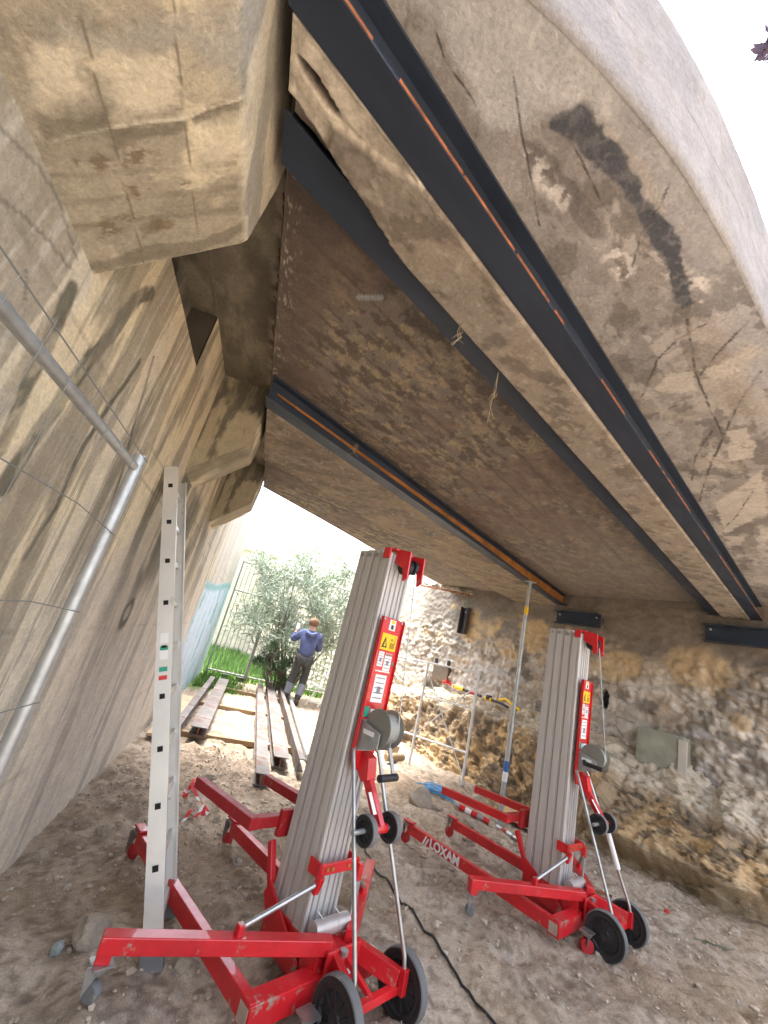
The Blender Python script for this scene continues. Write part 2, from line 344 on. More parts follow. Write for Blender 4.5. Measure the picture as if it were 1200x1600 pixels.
# ------------------------------------------------------------------ right: rubble wall and earth bank
def rubble_wall():
    root = empty('rubble_wall', 'rough rubble stone wall with smeared grey mortar on the right under the deck', 'wall')
    s = np.concatenate([np.arange(-5.2, -2.8, .05), np.arange(-2.8, 4.6, .019), np.arange(4.6, 14, .06)]); z = np.arange(-.4, 3.04, .019)
    SS, ZZ = np.meshgrid(s, z, indexing='ij')
    def surf(SS, ZZ):
        wv = .25*(fbm(SS*2.2, ZZ*2.2, s=31)-.5)
        F1, F2, I = cell((SS+wv)*3.4, (ZZ+wv)*5.0, 33)
        G1, G2, J = cell((SS-wv)*8.5, (ZZ+wv)*10, 35)
        st = 1-ss(.05, .5, F1); jt = ss(0, .16, F2-F1); expose = ss(.42, .58, fbm(SS*.8, ZZ*1.1, s=36))
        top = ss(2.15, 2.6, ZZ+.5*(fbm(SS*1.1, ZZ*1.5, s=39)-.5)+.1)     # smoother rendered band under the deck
        d = (.035*st*jt+.03*(1-ss(.1, .55, G1))+.075*(fbm(SS*2.6, ZZ*2.6, s=37)-.5)+.045*(fbm(SS*10, ZZ*10, s=38, o=3)-.5))*(1-.75*top)
        n = fbm(SS*2.5, ZZ*2.5, s=41, o=5); C = np.zeros(SS.shape+(3,)); C[:] = (.35, .29, .22)
        C = mixc(C, (.47, .42, .355), ss(.48, .56, n)*(1-top))
        C = mixc(C, (.13, .11, .085), ss(.52, .59, fbm(SS*5, ZZ*5, s=42, o=5))*.75)
        C = C*(.8+.45*I[..., None]*(1-top[..., None]*.8))
        C = mixc(C, (.085, .07, .055), (1-ss(0, .09, F2-F1))*.6*(1-top)*ss(.42, .52, fbm(SS*2, ZZ*2, s=51)))
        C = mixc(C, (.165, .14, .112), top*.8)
        # ochre stones, upper part further away
        oc = ss(.45, .65, fbm(SS*2.3, ZZ*2.6, s=44))*np.maximum(blob(SS, ZZ, 3.2, 2.3, 1.7, .42, s=45), .9*blob(SS, ZZ, 1.0, 2.25, .9, .38, s=46))
        oc = np.maximum(oc, blob(SS, ZZ, -.55, 2.05, .28, .22, s=47)*.8); oc = np.maximum(oc, .7*blob(SS, ZZ, -1.5, 2.15, .35, .25, s=48))
        C = mixc(C, (.52, .37, .19), oc*.9)
        wt = blob(SS, ZZ, 1.85, 1.35, 1.5, .35, s=49)*ss(.4, .6, n)*.7; C = mixc(C, (.45, .41, .37), wt)
        hl = ss(.60, .72, fbm(SS*7, ZZ*11, s=50, o=3))*(1-top)*ss(2.4, 1.6, ZZ); C = mixc(C, (.50, .48, .45), hl*.6)  # pale glints painted into the wall colour
        out_ = ss(3.4, 3.9, SS); C = mixc(C, (.52, .47, .38), out_*.7)  # stretch outside the deck painted paler, daylight put into the colour
        return d, C
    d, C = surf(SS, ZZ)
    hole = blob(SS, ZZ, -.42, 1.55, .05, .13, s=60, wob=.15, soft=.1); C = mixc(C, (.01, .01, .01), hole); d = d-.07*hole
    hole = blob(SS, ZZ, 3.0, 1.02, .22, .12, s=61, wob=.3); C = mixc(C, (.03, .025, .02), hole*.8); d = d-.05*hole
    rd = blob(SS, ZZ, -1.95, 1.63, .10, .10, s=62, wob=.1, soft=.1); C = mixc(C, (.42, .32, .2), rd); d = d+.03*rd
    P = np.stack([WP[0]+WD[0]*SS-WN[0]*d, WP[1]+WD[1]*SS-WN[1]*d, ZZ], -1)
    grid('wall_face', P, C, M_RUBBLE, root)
    # the part outside the deck is taller
    s = np.arange(3.25, 14, .05); z = np.arange(3.03, 4.3, .05); SS, ZZ = np.meshgrid(s, z, indexing='ij'); d, C = surf(SS, ZZ)
    C = mixc(C, (.55, .5, .4), np.full(SS.shape, .6))  # upper outdoor face paled too, its daylight mixed into the stone colour
    grid('upper_wall_face', np.stack([WP[0]+WD[0]*SS-WN[0]*d, WP[1]+WD[1]*SS-WN[1]*d, ZZ], -1), C, M_RUBBLE, root)
    mb = MB(); a = WP+WD*-5.2+WN*.12; b = WP+WD*14+WN*.12
    mb.prism([(a[0], a[1], -.4), (b[0], b[1], -.4), (b[0]+WN[0]*.7, b[1]+WN[1]*.7, -.4), (a[0]+WN[0]*.7, a[1]+WN[1]*.7, -.4)], (0, 0, 1), 3.4)
    a = WP+WD*3.25+WN*.12
    mb.prism([(a[0], a[1], 3.01), (b[0], b[1], 3.01), (b[0]+WN[0]*.7, b[1]+WN[1]*.7, 3.01), (a[0]+WN[0]*.7, a[1]+WN[1]*.7, 3.01)], (0, 0, 1), 1.28)
    mb.build('wall_core', M_ROCK, root)
rubble_wall()
def wallpt(s, z, off=0):
    return Vector((WP[0]+WD[0]*s-WN[0]*off, WP[1]+WD[1]*s-WN[1]*off, z))

def bank():
    s = np.concatenate([np.arange(-5.5, -3, .05), np.arange(-3, 3.4, .022), np.arange(3.4, 5.4, .04)]); t = np.linspace(0, 1, 130)
    SS, T = np.meshgrid(s, t, indexing='ij')
    foot = np.interp(SS, [-5.5, -3.2, -2.5, -1.9, -1.2, 0, 2.5, 4, 5.4], [.85, .90, .95, 1.35, 1.45, 1.40, 1.15, .8, .4])
    lipd = np.interp(SS, [-5.5, -2.4, 0, 3, 5.4], [.62, .66, .62, .45, .15]); lipz = np.interp(SS, [-5.5, -2.6, -1.3, 0, .8, 2.6, 4, 5.4], [.50, .54, .68, .76, .88, .84, .55, .0])
    bz = np.interp(SS, [-5.5, -2, 1.5, 4, 5.4], [1.0, 1.04, 1.14, .9, .1])
    foot = foot+.22*(fbm(SS*1.4, SS*0, s=71)-.5); lipd = lipd+.16*(fbm(SS*2, SS*0+3, s=72)-.5)
    # profile: wall -> lip -> undercut face -> foot
    kt = [0, .35, .45, .75, .9, 1.0]
    D = np.zeros_like(SS); Z = np.zeros_like(SS)
    cols = [(-.12+0*SS, bz+.02), (lipd, lipz+.03), (lipd+.10, lipz-.10), (lipd+.45*(foot-lipd), .18+0*SS), (lipd+.6*(foot-lipd)-.04, .02+0*SS), (foot, -.10+0*SS)]
    ub = ss(-.5, -1.3, SS)
    cols[3] = (cols[3][0]*(1-ub)+(foot+.02)*ub, cols[3][1]*(1-ub)+.30*ub); cols[4] = (cols[4][0]*(1-ub)+(foot-.12)*ub, cols[4][1]*(1-ub)+.09*ub); cols[5] = (foot-.28*ub, -.10+0*SS)
    for i in range(5):
        m = (T >= kt[i]) & (T <= kt[i+1]); u = (T-kt[i])/(kt[i+1]-kt[i])
        D = np.where(m, cols[i][0]*(1-u)+cols[i+1][0]*u, D); Z = np.where(m, cols[i][1]*(1-u)+cols[i+1][1]*u, Z)
    env = ss(0, .12, T)*ss(1.0, .88, T)+.15
    q = Z+D
    F1, F2, I = cell(SS*6, (Z*2-D)*5, 77)
    rgh = (fbm(SS*3, q*3, s=73, o=5)-.5)*.34+(.5-F1)*.045*ss(.4, .6, I)+(fbm(SS*11, (Z-D)*11, s=74, o=5, g=.65)-.5)*.14-.10*blob(SS, Z, -1.7, .10, 1.2, .10, s=79)
    D2 = D+rgh*env; Z2 = Z+rgh*.55*env
    P = np.stack([WP[0]+WD[0]*SS-WN[0]*D2, WP[1]+WD[1]*SS-WN[1]*D2, Z2], -1)
    n = fbm(SS*2, q*2, s=75, o=5); n2 = fbm(SS*9, (Z-D)*9, s=76, o=4)
    C = np.zeros(SS.shape+(3,)); C[:] = (.34, .25, .155); C = mixc(C, (.50, .34, .17), ss(.48, .56, n)*.7); C = mixc(C, (.10, .08, .06), ss(.5, .57, n2)*.75)
    C = mixc(C, (.56, .48, .37), (1-ss(.30, .44, T+.08*(n-.5)))*.85*ss(.3, .5, n2+.1)); C = mixc(C, (.36, .28, .18), blob(SS, Z, -1.6, .15, 1.1, .16, s=78)*.9)  # ledge top painted whitish as if lit; lower patch is earth colour
    C = C*(.85+.3*I[..., None])
    S(grid('earth_bank', P, C, M_EARTH, flip=True))
bank()

# ------------------------------------------------------------------ left: concrete wall with corbels
XW = -.77
def conc_paint(U, Zc, cream=(.62, .53, .36)):
    """board marked concrete; U runs along the wall, Zc up"""
    C = np.zeros(U.shape+(3,)); C[:] = cream
    n = fbm(U*2.0, Zc*1.4, s=81, o=5); C = mixc(C, (.50, .455, .38), ss(.45, .58, n)*.6)
    st = fbm(U*5.5+.5*fbm(U*2, Zc*1.2, s=80), Zc*.75, s=82, o=4); C = mixc(C, (.22, .19, .14), ss(.51, .56, st)*.7)
    st2 = fbm(U*14, Zc*1.1, s=83, o=3); C = mixc(C, (.25, .215, .155), ss(.54, .60, st2)*.6)
    st3 = fbm(U*26, Zc*2.2, s=84, o=3); C = mixc(C, (.56, .52, .44), ss(.62, .72, st3)*.4)
    return C
def abutment():
    root = empty('abutment_wall', 'tall streaked concrete wall on the left with corbels carrying an edge beam', 'wall')
    y = np.concatenate([np.arange(-3, .6, .05), np.arange(.6, 2.2, .0065), np.arange(2.2, 4.2, .012), np.arange(4.2, 11.35, .03)]); z = np.concatenate([np.arange(-.35, .8, .02), np.arange(.8, 2.8, .0095), np.arange(2.8, 3.42, .02)])
    Yg, Zg = np.meshgrid(y, z, indexing='ij')
    C = conc_paint(Yg, Zg)
    # explicit dark run-off streaks
    for cy, w_, z0, z1, k, sl in ((2.05, .04, 1.3, 2.3, .4, .0), (2.75, .08, 1.2, 2.1, .5, .1), (3.1, .07, .75, 1.55, .8, .1), (3.35, .16, 1.5, 2.4, .7, .1), (3.9, .2, 1.6, 2.3, .6, 0), (4.3, .12, .5, 1.9, .5, 0), (4.9, .15, .9, 2.2, .5, 0)):
        cc = cy+sl*(fbm(Zg*2, Zg*0+cy, s=85)-.5)*2
        m = (1-ss(w_*.7, w_*1.3, np.abs(Yg-cc)+w_*.8*(fbm(Yg*12, Zg*3, s=86)-.5)))*ss(z0-.15, z0+.1, Zg)*ss(z1+.1, z1-.05, Zg)
        C = mixc(C, (.09, .085, .055), np.clip(m*k*1.2, 0, .92))
    for k, (p, w_) in enumerate([([(1.613, 2.547), (1.536, 2.407), (1.531, 2.261), (1.48, 2.126), (1.449, 1.971), (1.413, 1.839), (1.397, 1.701), (1.394, 1.61)], 0.035), ([(1.228, 2.184), (1.254, 2.008), (1.266, 1.887), (1.306, 1.706)], 0.03), ([(1.793, 2.331), (1.771, 2.204), (1.728, 2.049), (1.694, 1.885), (1.696, 1.75), (1.722, 1.638), (1.684, 1.455)], 0.014), ([(1.896, 2.416), (2.0, 2.168), (2.121, 1.919), (2.203, 1.652)], 0.012), ([(2.941, 1.218), (2.92, 1.01), (2.86, 0.913)], 0.012)]):
        C = mixc(C, (.085, .08, .055), lmask(Yg, Zg, p, w_, .35, 7, 360+k)*(.6+.4*ss(.42, .55, fbm(Yg*18, Zg*5, s=370)))*.9)
    for k, p in enumerate([[(0.825, 2.234), (0.879, 2.256), (0.94, 2.281), (1.027, 2.295), (1.194, 2.257)], [(0.91, 2.14), (0.985, 2.175), (1.071, 2.202), (1.186, 2.224)], [(1.062, 2.096), (1.111, 2.04)]]): C = mixc(C, (.06, .05, .04), lmask(Yg, Zg, p, .0048, .25, 12, 375+k)*.5)
    # paler, lilac grey washed lower part further along
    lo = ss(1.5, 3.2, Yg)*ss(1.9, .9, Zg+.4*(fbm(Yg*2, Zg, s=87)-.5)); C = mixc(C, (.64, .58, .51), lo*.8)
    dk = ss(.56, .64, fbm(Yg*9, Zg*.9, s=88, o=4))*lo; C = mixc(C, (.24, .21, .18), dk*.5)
    mg = blob(Yg, Zg, 3.15, 1.28, .10, .10, s=89, wob=.3)-blob(Yg, Zg, 3.15, 1.29, .05, .05, s=90, wob=.3); C = mixc(C, (.09, .085, .06), np.clip(mg, 0, 1)*.9)
    far = ss(6.0, 7.2, Yg); C = mixc(C, (.56, .53, .47), far*.6)  # whiter beyond the deck: open-air light painted into the concrete
    for zz in (2.14, 1.98, 1.2, .55): C = mixc(C, (.16, .14, .10), (1-ss(.005, .013, np.abs(Zg-zz-.01*(fbm(Yg*3, Zg*0+zz, s=91)-.5))))*.35*ss(.4, .55, fbm(Yg*2, Zg*0+zz, s=98)))
    # painted blue-white panel with teal brush edge
    ptop = 1.80+.35*ss(7, 11, Yg)*.8+.12*(fbm(Yg*9, Zg*0, s=92)-.5)
    pl = ss(6.35, 6.5, Yg+.15*(fbm(Yg*0, Zg*9, s=93)-.5))*ss(.03, -.03, Zg-ptop); C = mixc(C, (.50, .60, .68), pl)
    te = pl*np.maximum(ss(.12, .03, np.abs(Zg-ptop+.04)), ss(.60, .66, fbm(Yg*3, Zg*1.6, s=94))); C = mixc(C, (.16, .38, .36), te*.8)
    C = mixc(C, (.35, .42, .5), pl*ss(.04, .015, np.abs((Yg % .62)-.31))*.8)
    bump_ = .008*(fbm(Yg*3, Zg*3, s=95)-.5)
    keep = ~((Yg > 1.35) & (Yg < 2.45) & (Zg > 2.74) & (Zg < 3.115)) & ~((Yg > 5.7) & (Zg > 3.32))
    # wall top notch jamb is slightly slanted
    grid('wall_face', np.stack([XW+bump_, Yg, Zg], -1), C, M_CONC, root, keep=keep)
    # niche interior, recess shade painted in as darker concrete
    yb, zb = np.meshgrid(np.arange(1.3, 2.52, .02), np.arange(2.72, 3.14, .02), indexing='ij')
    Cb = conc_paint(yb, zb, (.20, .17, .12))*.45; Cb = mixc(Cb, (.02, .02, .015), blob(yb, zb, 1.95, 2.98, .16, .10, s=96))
    grid('niche_back', np.stack([XW-.16+0*yb, yb, zb], -1), Cb, M_CONC, root)
    mb = MB(); mb.box((XW-.09, 1.9, 2.735), (.16, 1.16, .012)); mb.box((XW-.09, 2.462, 2.93), (.16, .02, .38)); mb.build('niche_reveal', mat('shaded_niche_concrete', (.07, .06, .045), .9, var=.2, bump=.4), root)
    # solid core behind the skins
    mb = MB(); mb.box((XW-.45, 4.2, 1.5), (.5, 14.2, 3.7)); mb.box((XW-.1, 11.335, 1.5), (.18, .03, 3.64)); mb.box((XW-.1, 8.5, 3.325), (.2, 5.6, .02)); mb.build('wall_core', mat('concrete_core', (.4, .36, .28), .9, var=.15, bump=.3), root)
    # corbels: profile lofted along Y
    prof = [(-.78, 2.27), (-.77, 2.30), (-.665, 2.402), (-.545, 2.518), (-.43, 2.632), (-.418, 2.655), (-.410, 2.78), (-.400, 2.92), (-.405, 3.118), (-.78, 3.118)]
    def corbel(y0, y1, near):
        pr = []; 
        for (a, b) in zip(prof[:-1], prof[1:]):
            L = math.hypot(b[0]-a[0], b[1]-a[1]); k = max(1, int(L/(.0055 if near else .03)))
            pr += [(a[0]+(b[0]-a[0])*i/k, a[1]+(b[1]-a[1])*i/k) for i in range(k)]
        pr.append(prof[-1]); pr = np.array(pr)
        arc = np.concatenate([[0], np.cumsum(np.hypot(*np.diff(pr, axis=0).T))])
        yy = np.concatenate([np.arange(y0, .5, .06), np.arange(.5, y1, .0045), [y1]]) if near else np.concatenate([np.arange(y0, y1, .012), [y1]]); U, V = np.meshgrid(yy, arc, indexing='ij')
        px = np.interp(V, arc, pr[:, 0]); pz = np.interp(V, arc, pr[:, 1])
        wob = .003*(fbm(U*6, V*6, s=101, o=4)-.5)+.002*(fbm(U*2, V*2, s=102)-.5)
        C = np.zeros(U.shape+(3,)); C[:] = (.44, .385, .28); n = fbm(U*4, V*4, s=103, o=5)
        C = mixc(C, (.60, .52, .36), ss(.48, .56, n)*.8); C = mixc(C, (.27, .24, .18), ss(.5, .57, fbm(U*3.2, V*2.2, s=104, o=5))*.75)
        C = mixc(C, (.20, .17, .12), ss(.56, .60, fbm(U*15, V*6, s=119, o=4))*.35)
        if near:
            for yb, wd, k in ((1.06, .010, .25), (1.13, .008, .25), (.99, .008, .2)):
                band = (1-ss(wd*.4, wd*1.4, np.abs(U-yb-.06*(V-.3)+.03*(fbm(U*0+yb, V*9, s=105)-.5))))*(.4+.9*fbm(U*8, V*14, s=106)); C = mixc(C, (.15, .13, .085), np.clip(band*k*1.7, 0, .9)*(V < .50))
            C = mixc(C, (.34, .32, .275), pmask(U, V, [(0.719, 0.117), (0.682, 0.541), (0.826, 0.54), (0.745, 0.406), (0.73, 0.191)], .03, .04, s=300)*.75)
            for k, p in enumerate([[(0.737, 0.093), (0.735, 0.189), (0.829, 0.176), (0.834, 0.069)], [(0.746, 0.228), (0.756, 0.369), (0.856, 0.368), (0.857, 0.208)], [(0.893, 0.386), (0.882, 0.521), (0.979, 0.519), (0.971, 0.384)]]): C = mixc(C, (.66, .58, .42), pmask(U, V, p, .02, .035, s=310+k)*.75)
            for k, p in enumerate([[(1.247, 0.03), (1.215, 0.185), (1.233, 0.36), (1.196, 0.525), (1.238, 0.524), (1.283, 0.354), (1.269, 0.172), (1.286, 0.035)], [(1.144, 0.198), (1.142, 0.23), (1.16, 0.276), (1.177, 0.25), (1.189, 0.201)], [(0.89, 0.198), (0.881, 0.372), (0.906, 0.368), (0.911, 0.273), (0.928, 0.191)], [(0.845, 0.058), (0.857, 0.134), (0.843, 0.202), (0.883, 0.196), (0.899, 0.06)], [(0.867, 0.374), (0.832, 0.536), (0.861, 0.536), (0.885, 0.387)]]): C = mixc(C, (.17, .145, .10), pmask(U, V, p, .006, .02, s=320+k)*.75)
            cr = lmask(U, V, [(0.899, 0.06), (0.882, 0.193), (0.876, 0.281), (0.877, 0.372), (0.855, 0.455), (0.842, 0.531)], .0035, .5, 12, 330)*(V < .535); C = mixc(C, (.66, .60, .46), cr*.6*(.4+.6*ss(.42, .55, fbm(U*3, V*20, s=331)))); wob = wob+.002*cr
            pr_ = ss(.54, .57, fbm(U*60, V*34, s=341, o=3))
            for k, p in enumerate([[(0.921, 0.218), (0.939, 0.29), (1.033, 0.262), (1.079, 0.201), (1.005, 0.195)], [(0.925, 0.09), (0.939, 0.183), (0.973, 0.181), (0.964, 0.11)], [(1.024, 0.324), (1.049, 0.361), (1.077, 0.357), (1.06, 0.312)], [(1.117, 0.09), (1.109, 0.202), (1.129, 0.197), (1.164, 0.092)]]): C = mixc(C, (.17, .12, .075), pmask(U, V, p, .012, .03, s=340+k)*pr_*.85)
            for k, p in enumerate([[(0.664, 0.203), (0.783, 0.197), (0.883, 0.196), (1.096, 0.188), (1.315, 0.177)], [(0.663, 0.379), (0.829, 0.369), (1.049, 0.365), (1.284, 0.358)]]): j_ = lmask(U, V, p, .0018, .8, 10, 350+k); C = mixc(C, (.16, .13, .085), j_*.8); wob = wob+.001*j_
            pit = 0*ss(.60, .64, fbm(U*48, V*34, s=107, o=3))*blob(U, V, 1.03, .22, .14, .16, s=108); C = mixc(C, (.15, .11, .07), pit*.85)
            C = mixc(C, (.17, .13, .07), blob(U, V, 1.155, .26, .02, .035, s=109, wob=.5)*.8)
            wob = wob-.004*pit
            ns = ss(.5, .53, V)*ss(1.2, .5, V); C = mixc(C, (.62, .56, .43), ns*.55)
            C = mixc(C, (.24, .23, .20), ns*ss(.52, .62, fbm(U*5+V*6, V*7, s=110, o=4))*.8); C = mixc(C, (.25, .24, .21), ns*ss(1.05, .7, U)*.35)
        else:
            C = mixc(C, (.14, .12, .08), ss(.45, .6, fbm(U*4, V*3, s=111))*.6)
        for vj in (() if near else (.155, .32)):
            jm = (1-ss(.0015, .005, np.abs(V-vj-.006*(fbm(U*9, V*0+vj, s=112)-.5)))); C = mixc(C, (.20, .165, .11), jm*.7*(.4+.6*(n > .45))); wob = wob+.003*jm
        nx = np.gradient(px, axis=1); nz = np.gradient(pz, axis=1); L = np.hypot(nx, nz)+1e-9
        P = np.stack([px+nz/L*wob, U+.006*(U > y1-.001)*0, pz-nx/L*wob], -1)
        c = grid('corbel', P, C, M_CONC, root)
        # end faces
        for ye, nm in ((y0, 'corbel_end'), (y1, 'corbel_end')):
            xs = np.linspace(-.78, -.39, 40); u = np.linspace(0, 1, 60); A, B = np.meshgrid(xs, u, indexing='ij')
            low = np.interp(A, [-.78, -.77, -.43, -.418, -.40], [2.27, 2.30, 2.632, 2.66, 2.92]); A2 = np.minimum(A, -.402)
            Zz = low+(3.117-low)*B; Ce = np.zeros(A.shape+(3,)); Ce[:] = (.34, .30, .21)
            Ce = mixc(Ce, (.085, .08, .06), ss(.42, .58, fbm(A*14, Zz*4, s=113, o=4)+.25*(B-.35))*.85); Ce = mixc(Ce, (.36, .31, .2), ss(.55, .7, fbm(A*20, Zz*3, s=114))*.5)
            grid(nm, np.stack([A2, ye+0*A, Zz], -1), Ce, M_CONC, c)
        return c
    corbel(-2.0, 1.28, True); corbel(3.11, 3.56, False); corbel(4.85, 5.25, False)
    # longitudinal edge beam above the corbels
    yy, tt = np.meshgrid(np.arange(-2, 5.45, .02), np.linspace(0, 1, 40), indexing='ij'); xx = -.95+.532*tt
    Ce = np.zeros(yy.shape+(3,)); Ce[:] = (.19, .165, .12); Ce = mixc(Ce, (.28, .25, .18), ss(.45, .6, fbm(yy*4, xx*6, s=121))*.6); Ce = mixc(Ce, (.07, .06, .045), ss(.5, .65, fbm(yy*3, xx*9, s=122))*.5)
    e = ss(-.47, -.43, xx)*ss(.48, .56, fbm(yy*14, xx*10, s=123)); Ce = mixc(Ce, (.5, .42, .36), e*.6)
    eb = grid('edge_beam', np.stack([xx+.012*(fbm(yy*18, xx*0, s=124)-.5)*(tt > .97), yy, 3.121+.004*(fbm(yy*8, xx*8, s=125)-.5)], -1), Ce, M_CONC, root)
    mb = MB(); mb.box((-.61, 1.72, 3.43), (.36, 7.4, .6)); mb.build('edge_beam_body', MATS['concrete_core'], eb)
    mb = MB(); rng = random.Random(3)
    for k in range(14):
        yk = 1.35+k*.09+rng.uniform(-.03, .03); mb.tube([(-.425+rng.uniform(-.01, .01), yk, 3.112), (-.41, yk+.03, 3.10), (-.40+rng.uniform(-.01, .01), yk+.07, 3.108)], .004, 5)
    mb.build('exposed_reinforcement', M_RUST, eb)
abutment()

# ------------------------------------------------------------------ deck with ribs
NE = ([-1.6, -.4, .21, .42, .75, 1.12, 1.62, 2.5, 4, 6.8, 9], [.47, .525, .575, .61, .68, .80, .99, 1.38, 2.12, 3.55, 4.7])
def yn(x):
    """smoothed near edge of the deck in plan"""
    x = np.asarray(x, float); return (np.interp(x-.12, *NE)+np.interp(x-.06, *NE)+np.interp(x, *NE)+np.interp(x+.06, *NE)+np.interp(x+.12, *NE))/5
def yf(x): return np.interp(x, [-.5, -.4, .46, 1.66, 2.73, 9], [5.28, 5.35, 6.02, 7.0, 7.75, 12.2])
def deck():
    root = empty('bridge_deck', 'stained concrete deck slab overhead with two ribs and a curved pale edge', 'bridge')
    t = np.linspace(0, 1, 900); xs = -.385+7.6*t**1.6; NR = 190
    U, V = np.meshgrid(xs, np.linspace(0, 1, NR), indexing='ij'); A = yn(U); YM = .86+.515*U; XN = U; YN = A+(YM-A)*V
    U, V = np.meshgrid(xs, np.linspace(0, 1, 260)[1:]**1.2, indexing='ij'); YM = .86+.515*U; XF = U; YF = YM+(yf(U)-YM)*V
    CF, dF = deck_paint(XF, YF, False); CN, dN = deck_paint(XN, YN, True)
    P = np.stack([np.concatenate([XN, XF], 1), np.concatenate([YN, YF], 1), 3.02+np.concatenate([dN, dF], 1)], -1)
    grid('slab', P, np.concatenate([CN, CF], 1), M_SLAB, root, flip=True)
    deck_rest(root)
def deck_paint(Xg, Yg, is_near):
    ca, sa = math.cos(math.radians(30)), math.sin(math.radians(30)); a_ = Xg*ca+Yg*sa; b_ = -Xg*sa+Yg*ca   # along / across the beams
    n = fbm(a_*2.5, b_*3, s=131, o=5); n2 = fbm(a_*9, b_*12, s=132, o=5); fine = fbm(a_*34, b_*34, s=133, o=3)
    C = np.zeros(Xg.shape+(3,))
    dz = .006*(fbm(a_*6, b_*6, s=151, o=4)-.5)
    if is_near: return deck_near(Xg, Yg, a_, b_, n, n2, fine), dz
    # --- bay beyond the beams: brown with yellowish scrubbed streaks
    Cf = np.zeros_like(C); Cf[:] = (.18, .15, .125); yel = ss(.46, .56, fbm(a_*7, b_*12, s=134, o=6, g=.65)); Cf = mixc(Cf, (.34, .275, .175), yel*.8*(.4+.6*ss(.45, .55, fine)))
    Cf = mixc(Cf, (.06, .045, .035), ss(.51, .58, fbm(a_*9, b_*22, s=135, o=5, g=.65))*.65); Cf = mixc(Cf, (.16, .11, .09), ss(.5, .62, fbm(a_*1.7, b_*1.7, s=136))*.6)
    ln = ss(.05, .012, np.abs(((b_*3.1+.12*(fbm(a_*2, b_*2, s=137)-.5)) % 1)-.5)); Cf = mixc(Cf, (.09, .065, .05), ln*.6)
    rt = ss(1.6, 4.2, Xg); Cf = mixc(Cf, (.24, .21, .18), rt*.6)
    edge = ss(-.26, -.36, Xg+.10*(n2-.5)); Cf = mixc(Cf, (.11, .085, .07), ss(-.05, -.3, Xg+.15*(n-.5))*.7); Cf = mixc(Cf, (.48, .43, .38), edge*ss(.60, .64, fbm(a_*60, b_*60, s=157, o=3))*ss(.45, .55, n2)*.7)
    tile = (np.abs((Xg-.055)*.5+(Yg-1.69)*.86) < .016) & (np.abs((Xg-.055)*.86-(Yg-1.69)*.5) < .07); Cf[tile] = (.30, .32, .31)
    return Cf, dz
